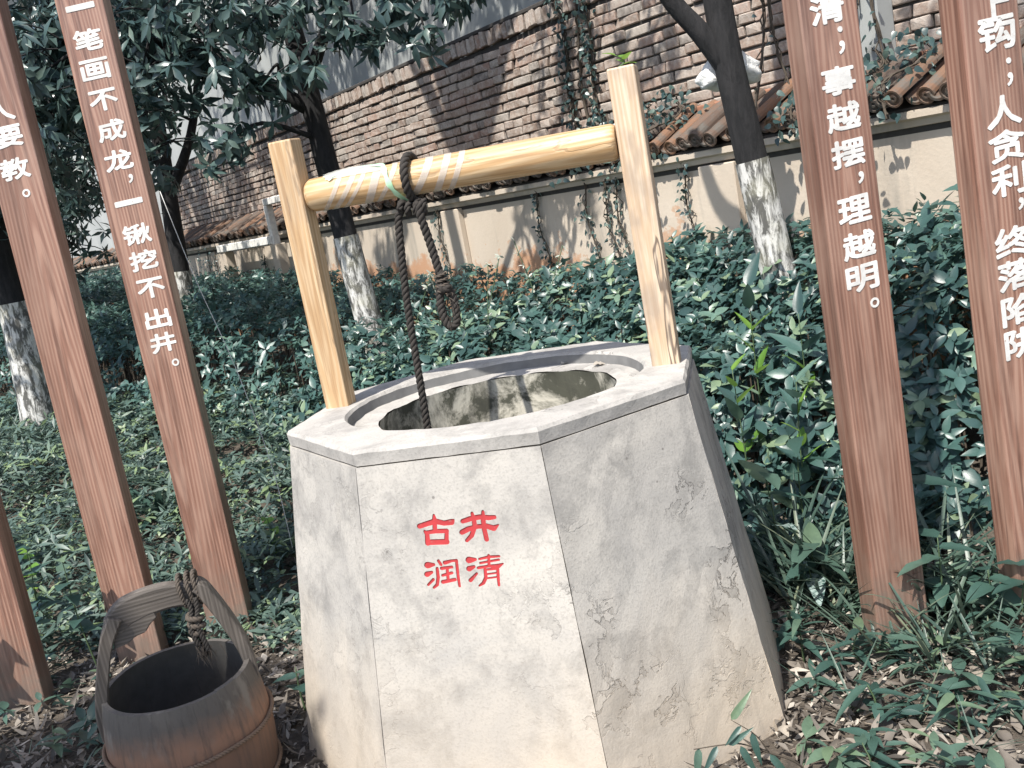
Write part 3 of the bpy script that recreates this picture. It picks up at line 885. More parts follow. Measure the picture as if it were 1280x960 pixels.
FRONT = [(-7.5, 8.6), (-4.2, 7.7), (-2.6, 6.6), (-1.5, 6.0), (-1.05, 5.2), (-0.8, 4.35), (-0.2, 3.95), (0.5, 3.75), (0.85, 3.35), (1.5, 3.1), (2.6, 2.3)]
backs = [tuple(wall_pt(s, 3.93)) for s in (0.6, 25)]
POLY = FRONT + [(3.2, 1.75), backs[0], backs[1]]
def canopy(x, y):
    dd = seg_dist(x, y, FRONT)
    h = 0.50 + 0.14 * smooth(-1.0, -2.2, x) + 0.22 * smooth(-3.6, -5.5, x) + 0.10 * nz2(x, y, 1.6, 3) + 0.05 * nz2(x, y, 4.3, 1)
    w = x * WN[0] + y * WN[1]
    h = h + 0.05 * smooth(3.0, 3.9, w) + 0.15 * smooth(0.9, 1.7, x) * smooth(2.9, 3.6, w) + 0.03
    return ground_z(x, y) + h * (0.22 + 0.78 * smooth(0.0, 0.55, dd))

def scatter_poly(n, poly):
    P = np.array(poly); lo, hi = P.min(0), P.max(0); out = []
    tot = 0
    while tot < n:
        q = RNG.uniform(lo, hi, (n * 3, 2)); q = q[in_poly(q[:, 0], q[:, 1], poly)]
        out.append(q); tot += len(q)
    return np.concatenate(out)[:n]

def hedge(name, label, sel, n_per_m2, L, Wd, lod, extra_front=0, prof='ovate', depth=0.30, clear=()):
    q = scatter_poly(60000, POLY); q = q[sel(q[:, 0], q[:, 1])]
    area_frac = len(q) / 60000
    Pp = np.array(POLY); xs, ys = Pp[:, 0], Pp[:, 1]
    area = 0.5 * abs(np.dot(xs, np.roll(ys, 1)) - np.dot(ys, np.roll(xs, 1))) * area_frac
    n = int(area * n_per_m2)
    q = scatter_poly(int(n / max(area_frac, 1e-3) * 1.05), POLY); q = q[sel(q[:, 0], q[:, 1])][:n]
    x, y = q.T
    for (ax, ay, rr) in clear:
        k = np.hypot(x - ax, y - ay) > rr; x, y = x[k], y[k]
    e = 0.04
    z = canopy(x, y); gx = (canopy(x + e, y) - z) / e; gy = (canopy(x, y + e) - z) / e
    u = RNG.random(len(x)) ** 1.7
    z = z - u * depth + RNG.normal(0, 0.02, len(x))
    z = np.maximum(z, ground_z(x, y) + 0.03)
    A = np.c_[-gx * 0.7 + RNG.normal(0, 0.35, len(x)), -gy * 0.7 + RNG.normal(0, 0.35, len(x)) - 0.12, np.full(len(x), 1.0)]
    C = np.c_[x, y, z]
    pos, d, nr, idx = whorls(C, A, 5, 8, (-0.1, 0.75), 0.05)
    f = RNG.uniform(0.55, 1.2, len(pos)) * RNG.uniform(0.75, 1.3, len(C))[idx]
    # a sprig keeps one tint, its leaves vary a little
    tint = np.clip(RNG.beta(2.0, 2.6, len(C))[idx] * 0.86 + RNG.normal(0, 0.06, len(pos)) + 0.35 * (RNG.random(len(C)) < 0.06)[idx] * (0.5 + 0.5 * nz2(C[:, 0], C[:, 1], 2.0))[idx], 0.0, 0.985)
    V, Ft, Fq, k = leaf_arrays(pos, d, nr, L * f, Wd * f * RNG.uniform(0.85, 1.15, len(pos)), RNG.uniform(0.05, 0.35, len(pos)), 0.24, prof, lod)
    # stems under every few sprigs
    acc = Acc()
    for i in range(0, len(C), 9):
        c = C[i]; g = float(ground_z(c[0], c[1]))
        if c[2] - g > 0.12:
            acc.tube([(c[0] + random.uniform(-.06, .06), c[1] + random.uniform(-.06, .06), g - 0.01), (c[0], c[1], (g + c[2]) / 2), tuple(c)], [0.006, 0.005, 0.003], n=4, cap=False)
    sv = np.array(acc.V); sf = np.array(acc.F) + len(V)
    nv = len(V) // k
    me = big_mesh(name, np.vstack([V, sv]), Ft, np.vstack([Fq, sf]) if len(Fq) else sf, [MAT['leaf_hedge'], MAT['stem']])
    a = me.attributes.new('rnd', 'FLOAT', 'POINT')
    a.data.foreach_set('value', np.concatenate([np.repeat(tint, k), np.zeros(len(sv))]).astype(np.float32))
    mi = np.zeros(len(me.polygons), np.int32); mi[len(me.polygons) - len(sf):] = 1
    me.polygons.foreach_set('material_index', mi)
    o = obj(name, me); tag(o, label, None, None, 'stuff')
    return o
hedge('shrub_bed', 'dense glossy evergreen shrubs filling the bed right behind the well', lambda x, y: (y < 6.2) & (x > -1.6) & (x < 3.0), 680, 0.068, 0.030, 1, clear=[(1.34, 4.61, 0.1)])
hedge('shrub_bed', 'small leaved dark shrubs filling the bed along the far walls', lambda x, y: (y >= 6.2) | (x <= -1.6), 300, 0.062, 0.030, 0, clear=[(-0.83, 6.5, 0.12), (-2.9, 9.5, 0.13)])

# low creeping cover on the left and between the posts
COVER = [(-6.5, 8.4), (-4.2, 8.2), (-2.6, 7.3), (-1.4, 6.7), (-0.9, 5.3), (-0.65, 4.4), (-0.1, 3.95), (-0.35, 3.55), (-0.85, 3.35), (-1.2, 3.55), (-1.6, 3.75), (-2.3, 3.75), (-3.4, 3.9)]
def cover(n, L, Wd, hgt, name, label, mat, prof='ovate', lod=1, ymax=99, ymin=0, k=(3, 6)):
    q = scatter_poly(n, COVER); q = q[(q[:, 1] < ymax) & (q[:, 1] > ymin)]
    msk = nz2(q[:, 0], q[:, 1], 1.9, 7) + 0.5 * nz2(q[:, 0], q[:, 1], 5.1, 3); q = q[msk > RNG.uniform(-1.3, -0.1, len(q))]
    x, y = q.T
    h = hgt * (0.55 + 0.6 * nz2(x, y, 2.2, 5) * nz2(x, y, 0.9, 2)) * (0.35 + 0.65 * smooth(3.6, 4.6, y))
    z = ground_z(x, y) + np.maximum(0.015, h * RNG.random(len(x)) ** 0.6)
    A = np.c_[RNG.normal(0, 0.4, len(x)), RNG.normal(-0.1, 0.4, len(x)), np.ones(len(x))]
    pos, d, nr, idx = whorls(np.c_[x, y, z], A, k[0], k[1], (-0.2, 0.6), 0.03)
    f = RNG.uniform(0.6, 1.3, len(pos))
    tint = np.clip(RNG.beta(2, 2.2, len(x))[idx] * 0.9 + RNG.normal(0, 0.05, len(pos)) + 0.15 * (RNG.random(len(x)) < 0.05)[idx], 0, 0.985)
    o = obj(name, leaves_mesh(name, mat, pos, d, nr, L * f, Wd * f, RNG.uniform(0, 0.3, len(pos)), 0.2, prof, lod, tint))
    tag(o, label, None, None, 'stuff')
cover(12000, 0.034, 0.020, 0.34, 'ground_cover', 'low small leaved creeping ground cover beside the inscribed posts', MAT['leaf_cover'], lod=2)
cover(4200, 0.075, 0.018, 0.40, 'ground_cover', 'narrow leaved weeds mixed into the creeping cover', MAT['leaf_cover'], 'lance', 2)

# weeds and fine grass mixed with the dry leaves on the open soil
LITTER = [(-2.6, 3.9), (-2.2, 2.2), (-1.3, 1.6), (0.4, 1.6), (1.6, 1.7), (2.4, 2.3), (1.5, 3.2), (0.8, 3.5), (-0.9, 3.6)]
def litter():
    q = scatter_poly(19000, LITTER); x, y = q.T
    keep = np.hypot(x + 0.05, y - 2.85) > 0.70; x, y = x[keep], y[keep]
    n = len(x)
    pos = np.c_[x, y, ground_z(x, y) + RNG.uniform(0.004, 0.03, n)]
    ph = RNG.uniform(0, 6.28, n); tl = RNG.normal(0, 0.28, n)
    d = np.c_[np.cos(ph), np.sin(ph), tl]
    nr = np.c_[RNG.normal(0, 0.4, n), RNG.normal(0, 0.4, n), np.ones(n)]
    L = 0.012 + 0.058 * RNG.random(n) ** 1.9
    o = obj('leaf_litter', leaves_mesh('leaf_litter', MAT['dry'], pos, d, nr, L, L * RNG.uniform(0.22, 0.5, n), RNG.normal(0, 0.4, n), RNG.normal(0.15, 0.6, n), 'ovate', 2, np.clip(RNG.beta(1.4, 2.2, n), 0, .98)))
    tag(o, 'grey brown leaf litter covering the soil around the well', None, None, 'stuff')
litter()
def twigs():
    ac = Acc(); rr = random.Random(31)
    for (x, y) in scatter_poly(420, LITTER):
        if math.hypot(x + 0.05, y - 2.85) < 0.78: continue
        z = gz(x, y); a = rr.uniform(0, 6.28); L = rr.uniform(0.03, 0.16); r0 = rr.uniform(0.0007, 0.0022)
        d = Vector((math.cos(a), math.sin(a), rr.gauss(0, 0.12))) * L; p = Vector((x, y, z + rr.uniform(0.01, 0.03)))
        ac.tube([p, p + d * 0.5 + Vector((rr.gauss(0, .008), rr.gauss(0, .008), rr.gauss(0, .004))), p + d], [r0, r0 * .8, r0 * .5], n=5)
    o = obj('twigs', ac.mesh('twigs', MAT['twig'])); tag(o, 'dry thin twigs and stalks strewn through the litter', None, None, 'stuff')
twigs()
WEEDS = [(0.75, 3.35), (0.62, 2.75), (0.55, 2.25), (0.75, 1.7), (1.8, 1.9), (2.2, 2.6), (1.6, 3.3)]
def weed_patch():
    acc_p, acc_d, acc_n, acc_L, acc_W, tint = [], [], [], [], [], []
    for (px, py) in scatter_poly(150, WEEDS):
        g = gz(px, py); hgt = random.uniform(0.03, 0.16); t0 = random.uniform(0.05, 0.75)
        lean = Vector((random.gauss(0, .4), random.gauss(0, .4), 1)).normalized()
        for j in range(random.randint(4, 8)):
            ph = random.uniform(0, 6.28)
            c = Vector((px, py, g)) + lean * hgt * random.uniform(0.3, 1)
            acc_p.append(tuple(c)); acc_d.append((math.cos(ph), math.sin(ph), random.uniform(0.0, 0.5))); acc_n.append((random.gauss(0, .3), random.gauss(0, .3), 1))
            L = random.uniform(0.05, 0.11); acc_L.append(L); acc_W.append(L * random.uniform(0.2, 0.34)); tint.append(min(.95, max(0, t0 + random.gauss(0, .08))))
    o = obj('weeds', leaves_mesh('weeds', MAT['leaf_big'], np.array(acc_p), np.array(acc_d), np.array(acc_n), np.array(acc_L), np.array(acc_W), 0.3, 0.2, 'lance', 1, np.array(tint)))
    tag(o, 'low lance leaved weeds growing through dry leaves beside the well', None, None, 'stuff')
weed_patch()
def weed_left():
    P2 = [(-2.6, 3.8), (-2.2, 2.5), (-1.35, 2.2), (-1.2, 2.9), (-1.0, 3.5)]
    q = scatter_poly(90, P2); x, y = q.T
    C = np.c_[x, y, ground_z(x, y) + RNG.uniform(0.02, 0.10, len(x))]
    pos, d, nr, idx = whorls(C, np.c_[RNG.normal(0, .3, len(x)), RNG.normal(0, .3, len(x)), np.ones(len(x))], 3, 7, (0.0, 0.6), 0.03)
    L = RNG.uniform(0.035, 0.085, len(pos))
    o = obj('weeds', leaves_mesh('weeds', MAT['leaf_big'], pos, d, nr, L, L * RNG.uniform(0.25, 0.5, len(pos)), 0.25, 0.2, 'ovate', 1))
    tag(o, 'scattered small weeds on the bare soil around the bucket', None, None, 'stuff')
weed_left()

# ================================================================== the well
WC = (-0.0507, 2.8455); TH = math.radians(-171.44)
R_TOP, R_BOT, H_WELL = 0.60, 0.7454, 0.949
SLAB = 0.040
well = empty('well', (WC[0], WC[1], 0), 0, 'tapered octagonal cement well with red carved characters and windlass posts', 'well')
for _t in WELL_TC: _t.object = well
def oct_pt(R, k, z): return Vector((R * math.cos(TH + k * PI / 4), R * math.sin(TH + k * PI / 4), z))
def R_at(z): return R_BOT + (R_TOP - R_BOT) * z / H_WELL
GLYPHS = {
  'gu': [[(-92,758,10),(-73,762,10),(-51,766,11),(-29,759,10),(-11,760,12),(-4,765,3)], [(-52,781,5),(-52,771,9),(-55,743,9)], [(-81,745,5),(-76,736,9),(-78,715,10)], [(-75,741,8),(-55,742,9),(-26,740,9)], [(-26,740,8),(-31,713,9)], [(-77,717,11),(-30,714,11)]],
  'jing': [[(17,759,9),(36,763,10),(60,765,10),(82,761,10),(96,761,8)], [(11,733,10),(27,739,10),(50,743,9),(73,742,10),(90,735,11),(103,742,3)], [(43,776,6),(45,764,9),(45,744,9),(34,723,9),(20,712,7)], [(70,777,6),(68,761,9),(67,736,9),(69,710,9)]],
  'run': [[(-87,662,13),(-71,662,6)], [(-92,640,11),(-79,644,6)], [(-93,614,5),(-78,626,6)], [(-64,652,6),(-65,630,7),(-70,613,7),(-80,606,5)], [(-58,670,6),(-53,660,6)], [(-43,664,8),(-26,667,6),(-13,667,6),(-14,648,6),(-15,625,6),(-15,604,5)], [(-53,651,7),(-27,652,6)], [(-53,634,6),(-29,638,6)], [(-55,618,8),(-24,621,7)], [(-39,651,6),(-41,620,6)]],
  'qing': [[(18,665,13),(34,665,6)], [(15,644,11),(28,648,6)], [(14,616,8),(32,631,5)], [(44,665,5),(68,668,6),(93,667,5)], [(45,655,5),(66,657,5),(91,659,5)], [(38,644,6),(64,646,6),(87,644,9),(100,649,3)], [(68,672,5),(65,646,6)], [(54,640,6),(53,619,7),(45,607,7),(34,601,4)], [(56,638,5),(84,638,5)], [(85,637,6),(83,616,6),(82,598,5)], [(57,627,4),(81,628,4)], [(55,617,4),(80,618,4)]]}
def stroke_prisms(strokes, d0, d1):
    """convex prisms (hulls of two discs) in the panel's own frame: x along, y up the slope, z outwards"""
    acc = []
    for st in strokes:
        for (x0, y0, w0), (x1, y1, w1) in zip(st, st[1:]):
            pts = []
            for (x, y, w) in ((x0, y0, w0), (x1, y1, w1)):
                for k in range(10):
                    a = 2 * PI * k / 10
                    pts.append((x / 1000 + w / 1500 * math.cos(a), y / 1000 + w / 1500 * math.sin(a)))
            pts = sorted(set((round(p[0], 6), round(p[1], 6)) for p in pts))
            def half(ps):
                h = []
                for p in ps:
                    while len(h) > 1 and (h[-1][0] - h[-2][0]) * (p[1] - h[-2][1]) - (h[-1][1] - h[-2][1]) * (p[0] - h[-2][0]) <= 0: h.pop()
                    h.append(p)
                return h
            hull = half(pts)[:-1] + half(pts[::-1])[:-1]
            n = len(hull)
            V = [(x, y, d0) for x, y in hull] + [(x, y, d1 + 0.00001 * len(acc)) for x, y in hull]
            Fc = [tuple(range(n - 1, -1, -1)), tuple(range(n, 2 * n))] + [(i, (i + 1) % n, n + (i + 1) % n, n + i) for i in range(n)]
            acc.append((V, Fc))
    return acc

def build_well():
    # inner cement core, seen only in the hairline joints
    V, Fc = [], []
    for z in (-0.05, H_WELL - SLAB - 0.002):
        for k in range(8): V.append(oct_pt(R_at(max(z, 0)) - 0.012, k, z))
    for k in range(8): Fc.append((k, (k + 1) % 8, 8 + (k + 1) % 8, 8 + k))
    # panels
    ztop = H_WELL - SLAB - 0.003
    obj('core', mesh_from('core', V, Fc, MAT['core']), well)
    for k in range(8):
        a0, a1 = oct_pt(R_BOT, k, 0), oct_pt(R_BOT, k + 1, 0)
        t0, t1 = oct_pt(R_TOP, k, H_WELL), oct_pt(R_TOP, k + 1, H_WELL)
        mid = (a0 + a1) / 2; u = (a1 - a0).normalized(); v = ((t0 + t1) / 2 - mid); sl = v.length; v.normalize(); n = u.cross(v)
        hb, ht = (a1 - a0).length / 2, (t1 - t0).length / 2
        yb, yt = -0.06, sl * ztop / H_WELL
        hw = lambda y: hb + (ht - hb) * y / sl - 0.0013
        bm = bmesh.new()
        N = 10; M_ = 14
        rr = random.Random(k)
        grid = []
        for j in range(M_ + 1):
            y = yb + (yt - yb) * j / M_
            row = []
            for i in range(N + 1):
                x = hw(y) * (2 * i / N - 1)
                edge = i in (0, N)
                dz = 0 if k == 1 else rr.gauss(0, 0.0007)
                row.append(bm.verts.new((x + (rr.gauss(0, 0.0008) if edge else 0), y, dz - (rr.random() * 0.0025 if edge else 0))))
            grid.append(row)
        if k == 1:   # one plain slab for the carved face
            bm.free(); bm = bmesh.new()
            c = [bm.verts.new(p) for p in ((-hw(yb), yb, 0), (hw(yb), yb, 0), (hw(yt), yt, 0), (-hw(yt), yt, 0), (-hw(yb) + .005, yb, -0.011), (hw(yb) - .005, yb, -0.011), (hw(yt) - .005, yt, -0.011), (-hw(yt) + .005, yt, -0.011))]
            for f in ((0, 1, 2, 3), (7, 6, 5, 4), (0, 4, 5, 1), (1, 5, 6, 2), (2, 6, 7, 3), (3, 7, 4, 0)): bm.faces.new([c[i] for i in f])
        else:
            for j in range(M_):
                for i in range(N): bm.faces.new((grid[j][i], grid[j][i + 1], grid[j + 1][i + 1], grid[j + 1][i]))
            # returns at the edges
            ring = [grid[0][i] for i in range(N + 1)] + [grid[j][N] for j in range(1, M_ + 1)] + [grid[M_][i] for i in range(N - 1, -1, -1)] + [grid[j][0] for j in range(M_ - 1, 0, -1)]
            inner = [bm.verts.new((q.co.x * 0.985, q.co.y, -0.011)) for q in ring]
            for i in range(len(ring)):
                j = (i + 1) % len(ring); bm.faces.new((ring[i], inner[i], inner[j], ring[j]))
        me = bm_mesh('panel', bm, MAT['well'])
        Mx = Matrix((u, v, n)).transposed().to_4x4(); Mx.translation = mid
        if k == 1:
            cut_acc = []
            for g in GLYPHS.values(): cut_acc += stroke_prisms(g, -0.0042, 0.01)
            ac = Acc()
            for Vv, Ff in cut_acc: ac.add(Vv, Ff)
            pm = bpy.data.objects.new('panel_tmp', me); COL.objects.link(pm)
            cm = ac.mesh('cut', MAT['well'], False); co = bpy.data.objects.new('cut_tmp', cm); COL.objects.link(co)
            md = pm.modifiers.new('b', 'BOOLEAN'); md.operation = 'DIFFERENCE'; md.solver = 'EXACT'; md.use_self = True; md.object = co
            bpy.context.view_layer.update()
            me2 = bpy.data.meshes.new_from_object(pm.evaluated_get(bpy.context.evaluated_depsgraph_get()))
            bpy.data.objects.remove(pm); bpy.data.objects.remove(co)
            me = me2; me.name = 'panel'
            if not me.materials: me.materials.append(MAT['well'])
        p = obj('panel', me, well); p.matrix_local = Mx
        # object texture space follows the well, so stains sit at their height
        if k == 1:
            p['label'] = 'front panel with red carved characters'
            for gname, g in GLYPHS.items():
                ac = Acc()
                for Vv, Ff in stroke_prisms(g, -0.0040, -0.0022): ac.add(Vv, Ff)
                o = obj('carved_character', ac.mesh('carved_character', MAT['red'], False), p)
    # rim slab: octagon outside, circle inside, with a sunk ledge
    NS = 96; R_O, R_C, R_H = R_TOP + 0.004, 0.4291, 0.345
    def oct_r(a):
        b = (a - TH) % (PI / 4) - PI / 8
        return R_O * math.cos(PI / 8) / math.cos(b)
    rr = random.Random(9)
    def wob(i, s): return 1 + 0.004 * math.sin(i * 2 * PI / NS * 5 + s) + 0.003 * math.sin(i * 2 * PI / NS * 11 + 2 * s)
    angs = sorted(set([TH + 2 * PI * i / NS for i in range(NS)]))
    rings = []
    zt = H_WELL
    for prof in range(7):
        ring = []
        for i, a in enumerate(angs):
            ro = oct_r(a)
            if prof == 0: r, z = ro - 0.003, zt - SLAB
            elif prof == 1: r, z = ro + 0.001 * math.sin(i * 1.7), zt - 0.010
            elif prof == 2: r, z = ro - 0.006, zt
            elif prof == 3: r, z = (R_C + 0.007) * wob(i, 1), zt + 0.001
            elif prof == 4: r, z = R_C * wob(i, 1), zt - 0.008
            elif prof == 5: r, z = (R_C - 0.004) * wob(i, 1), zt - 0.036
            elif prof == 6: r, z = (R_H + 0.004) * wob(i, 4) , zt - 0.038 - 0.004 * math.sin(i * 0.5) ** 2
            ring.append(Vector((r * math.cos(a), r * math.sin(a), z + rr.gauss(0, 0.0006))))
        rings.append(ring)
    V = [p for r_ in rings for p in r_]; Fc = []
    for j in range(6):
        for i in range(NS): Fc.append((j * NS + i, j * NS + (i + 1) % NS, (j + 1) * NS + (i + 1) % NS, (j + 1) * NS + i))
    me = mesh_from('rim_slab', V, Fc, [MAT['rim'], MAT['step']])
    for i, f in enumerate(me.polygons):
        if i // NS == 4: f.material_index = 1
    rim = obj('rim_slab', me, well)
    # lining of the shaft
    V, Fc = [], []
    zs = [zt - 0.041, zt - 0.075, zt - 0.2, zt - 0.45, zt - 0.7, zt - 0.90]
    for j, z in enumerate(zs):
        for i in range(NS):
            a = angs[i]; r = (R_H + (0.0 if j == 0 else 0.006)) * wob(i, 4) + 0.003 * math.sin(i * 0.9 + j * 2)
            V.append((r * math.cos(a), r * math.sin(a), z))
    for j in range(len(zs) - 1):
        for i in range(NS): Fc.append((j * NS + i, (j + 1) * NS + i, (j + 1) * NS + (i + 1) % NS, j * NS + (i + 1) % NS))
    obj('shaft_lining', mesh_from('shaft_lining', V, Fc, MAT['inside'], True), well)
    wt = NT('dark_water'); wt.col((0.012, 0.014, 0.012)); wt.rough(0.08); wt.bump(wt.noise(wt.coord(), 8), 0.05, 0.01)
    V = [(0.36 * math.cos(a), 0.36 * math.sin(a), 0.065) for a in angs]
    obj('water', mesh_from('water', V, [tuple(range(NS))], wt.m), well)
    # posts
    PR = -0.283
    for (x, y, mat, h, sx, sy) in ((-0.525, 3.014, MAT['post_wood'], 0.80, 0.078, 0.066), (0.436, 2.732, MAT['old_wood'], 0.802, 0.075, 0.066)):
        me = box_mesh('post', sx, sy, h + 0.05, mat, 0.005, 2, 0.002, base=True, seed=int(x * 100))
        obj('post', me, well, (x - WC[0], y - WC[1], H_WELL - 0.05), (0, 0, PR))
    # roller between them
    a = Vector((-0.484, 3.004, 1.580)); b = Vector((0.396, 2.745, 1.566))
    ax = b - a; Lr = ax.length
    prof = [(0.0, 0.034), (0.002, 0.040), (0.014, 0.0475), (0.05, 0.0482), (Lr * 0.3, 0.0485), (Lr * 0.6, 0.0490), (Lr - 0.03, 0.0495), (Lr - 0.012, 0.0492), (Lr - 0.001, 0.043), (Lr, 0.036)]
    V, Fc = [], []; n = 32
    for z, r in prof:
        for k in range(n): V.append((r * math.cos(2 * PI * k / n), r * math.sin(2 * PI * k / n), z))
    for j in range(len(prof) - 1):
        for k in range(n): Fc.append((j * n + k, j * n + (k + 1) % n, (j + 1) * n + (k + 1) % n, (j + 1) * n + k))
    Fc += [tuple(range(n - 1, -1, -1)), tuple((len(prof) - 1) * n + k for k in range(n))]
    me = mesh_from('roller', V, Fc, MAT['roller'], True)
    ro = obj('roller', me, well)
    q = ax.to_track_quat('Z', 'Y')
    ro.location = a - Vector((WC[0], WC[1], 0)); ro.rotation_mode = 'QUATERNION'; ro.rotation_quaternion = q
    # iron pins joining roller and posts
    for z0, z1 in ((-0.03, 0.01), (Lr - 0.01, Lr + 0.03)):
        ac = Acc(); ac.tube([(0, 0, z0), (0, 0, z1)], 0.014, n=10); obj('axle_pin', ac.mesh('axle_pin', MAT['stem']), ro)
    # bands of old translucent tape
    tp = NT('old_clear_tape'); tp.col(tp.mix(tp.noise(tp.coord(), 60), (0.60, 0.56, 0.51), (0.72, 0.69, 0.65))); tp.rough(0.35); tp.P.inputs['Alpha'].default_value = 0.5
    for zc, wd, tilt in ((0.075, 0.016, 0.030), (0.112, 0.018, 0.034), (0.145, 0.014, 0.034), (0.205, 0.026, 0.022), (0.245, 0.016, 0.03), (0.352, 0.024, 0.028), (0.415, 0.022, 0.022), (0.458, 0.018, 0.022)):
        V, Fc = [], []; n = 40
        for k in range(n):
            an = 2 * PI * k / n; zz = zc - 1.5 * tilt * math.cos(an + 0.9)
            for e in (-wd / 2, wd / 2): V.append((0.0499 * math.cos(an), 0.0499 * math.sin(an), zz + e))
        for k in range(n): Fc.append((2 * k, 2 * ((k + 1) % n), 2 * ((k + 1) % n) + 1, 2 * k + 1))
        obj('tape_band', mesh_from('tape_band', V, Fc, tp.m, True), ro)
    return a, b
RA, RB = build_well()

# ------------------------------------------------------------------ the rope on the roller
def build_rope():
    t = 0.325                      # position along the roller
    c = RA.lerp(RB, t / (RB - RA).length); ax = (RB - RA).normalized()
    fr = Vector((ax.y, -ax.x, 0)).normalized()     # towards the viewer's side
    if fr.y > 0: fr = -fr
    E = empty('rope', (c.x, c.y, c.z), 0, 'dark twisted rope looped over the roller, one strand hanging into the well', 'rope')
    R = 0.062
    loop = []
    for k in range(17):
        an = -PI * 0.45 + (2 * PI * 0.98) * k / 16
        loop.append(fr * R * math.cos(an) + Vector((0, 0, 1)) * R * math.sin(an) + ax * (0.008 * math.sin(an * 0.5) + (0.002 - 0.012 * k / 16)))
    obj('loop', rope_mesh('loop', loop, 0.0125, MAT['rope'], 0.055), E)
    # a lump of wraps under the roller
    kn = []
    for k in range(22):
        an = k * 0.95
        kn.append(ax * (-0.040 + 0.0036 * k) + Vector((0, 0, -0.083 + 0.004 * math.sin(k * 1.3))) + (fr * math.cos(an) + Vector((0, 0, 1)) * math.sin(an)) * 0.016 + fr * 0.028)
    obj('knot', rope_mesh('knot', kn, 0.0095, MAT['rope'], 0.05), E)
    s1 = [ax * -0.038 + Vector((0, 0, -0.080)) + fr * 0.03, ax * -0.055 + Vector((0, 0, -0.11)) + fr * 0.03, ax * -0.066 + Vector((0, 0, -0.20)) + fr * 0.03,
          ax * -0.08 + Vector((0, 0, -0.36)) + fr * 0.03, ax * -0.088 + Vector((0, 0, -0.58)) + fr * 0.03, ax * -0.095 + Vector((0, 0, -0.78)) + fr * 0.03, ax * -0.10 + Vector((0, 0, -1.1)) + fr * 0.02, ax * -0.10 + Vector((0, 0, -1.45))]
    obj('hanging_strand', rope_mesh('hanging_strand', s1, 0.0115, MAT['rope'], 0.052), E)
    s2 = [ax * 0.022 + Vector((0, 0, -0.070)) + fr * 0.045, ax * 0.020 + Vector((0, 0, -0.11)) + fr * 0.048, ax * 0.026 + Vector((0, 0, -0.17)) + fr * 0.04, ax * 0.034 + Vector((0, 0, -0.24)) + fr * 0.035, ax * 0.040 + Vector((0, 0, -0.30)) + fr * 0.035]
    obj('short_strand', rope_mesh('short_strand', s2, 0.0125, MAT['rope'], 0.05), E)
    b = ax * 0.042 + Vector((0, 0, -0.30)) + fr * 0.035
    lp = [b + ax * x * 1.0 + Vector((0, 0, z * 1.4)) + fr * f for x, z, f in ((0.0, 0.02, 0.0), (-0.012, -0.02, 0.006), (-0.016, -0.06, 0.008), (-0.004, -0.092, 0.006), (0.018, -0.088, 0.0), (0.022, -0.05, -0.004), (0.012, -0.015, -0.006), (-0.004, -0.01, 0.012), (0.008, -0.018, 0.016), (0.016, -0.012, 0.004))]
    obj('looped_end', rope_mesh('looped_end', lp, 0.0125, MAT['rope'], 0.045), E)
    wr = []
    for k in range(30):
        an = k * 0.9
        wr.append(b + Vector((0, 0, 0.022 - 0.0021 * k)) + (ax * math.cos(an) + fr * math.sin(an)) * (0.014 + 0.0002 * k) + fr * 0.002)
    obj('binding', rope_mesh('binding', wr, 0.0045, MAT['rope2'], 0.03, 2), E)
    # loose fibres
    ac = Acc(); rr = random.Random(4)
    for k in range(46):
        p0 = b + ax * rr.uniform(-0.02, 0.025) + Vector((0, 0, rr.uniform(-0.145, -0.03))) + fr * rr.uniform(-0.012, 0.016)
        dirv = (ax * rr.gauss(0.25, 0.5) + Vector((0, 0, -0.6)) + fr * rr.gauss(0, 0.4)).normalized() * rr.uniform(0.012, 0.032)
        ac.tube([p0, p0 + dirv * 0.5 + ax * rr.gauss(0, .003), p0 + dirv], [0.0011, 0.0009, 0.0004], n=4, cap=False)
    obj('frayed_fibres', ac.mesh('frayed_fibres', MAT['rope2']), E)
    # green plastic strip tied beside it
    gm = NT('green_plastic'); gm.col(gm.mix(gm.noise(gm.coord(), 40), (0.33, 0.66, 0.40), (0.55, 0.80, 0.58))); gm.rough(0.3); gm.P.inputs['Alpha'].default_value = 0.85
    Rr = 0.0545
    def on(tt, an, r=Rr): return RA.lerp(RB, tt / (RB - RA).length) + (fr * math.cos(an) + Vector((0, 0, 1)) * math.sin(an)) * r
    path = [on(0.30, -1.35, 0.062), on(0.283, -0.7), on(0.272, -0.1), on(0.262, 0.6), on(0.25, 1.1, 0.056), on(0.20, 1.25, 0.057), on(0.14, 1.2, 0.055), on(0.10, 0.95, 0.054), on(0.085, 0.7)]
    Q = catmull(path, 8); ac = Acc(); V, Fc = [], []
    for i, p in enumerate(Q):
        tn = (Q[min(i + 1, len(Q) - 1)] - Q[max(0, i - 1)]).normalized()
        cc = RA + ax * (p - RA).dot(ax); out = (p - cc).normalized(); sd = tn.cross(out).normalized()
        w = 0.0075 * (1 - 0.25 * math.sin(i * 0.7)) if i > 4 else 0.009
        V += [p + sd * w, p + out * 0.0022, p - sd * w]
    for i in range(len(Q) - 1):
        for k in range(2): Fc.append((3 * i + k, 3 * i + k + 1, 3 * i + k + 4, 3 * i + k + 3))
    g = obj('plastic_strip', mesh_from('plastic_strip', V, Fc, gm.m, True))
    tag(g, 'pale green plastic strip tied around the roller beside the rope', 'strip')
    # dull film wrapped over the roller's end by the left post
    fm = NT('clear_film'); fm.col(fm.mix(fm.noise(fm.coord(), 30), (0.75, 0.78, 0.72), (0.85, 0.86, 0.82))); fm.rough(0.25); fm.P.inputs['Alpha'].default_value = 0.4
    V, Fc = [], []; rr = random.Random(8); nu, nv = 18, 10
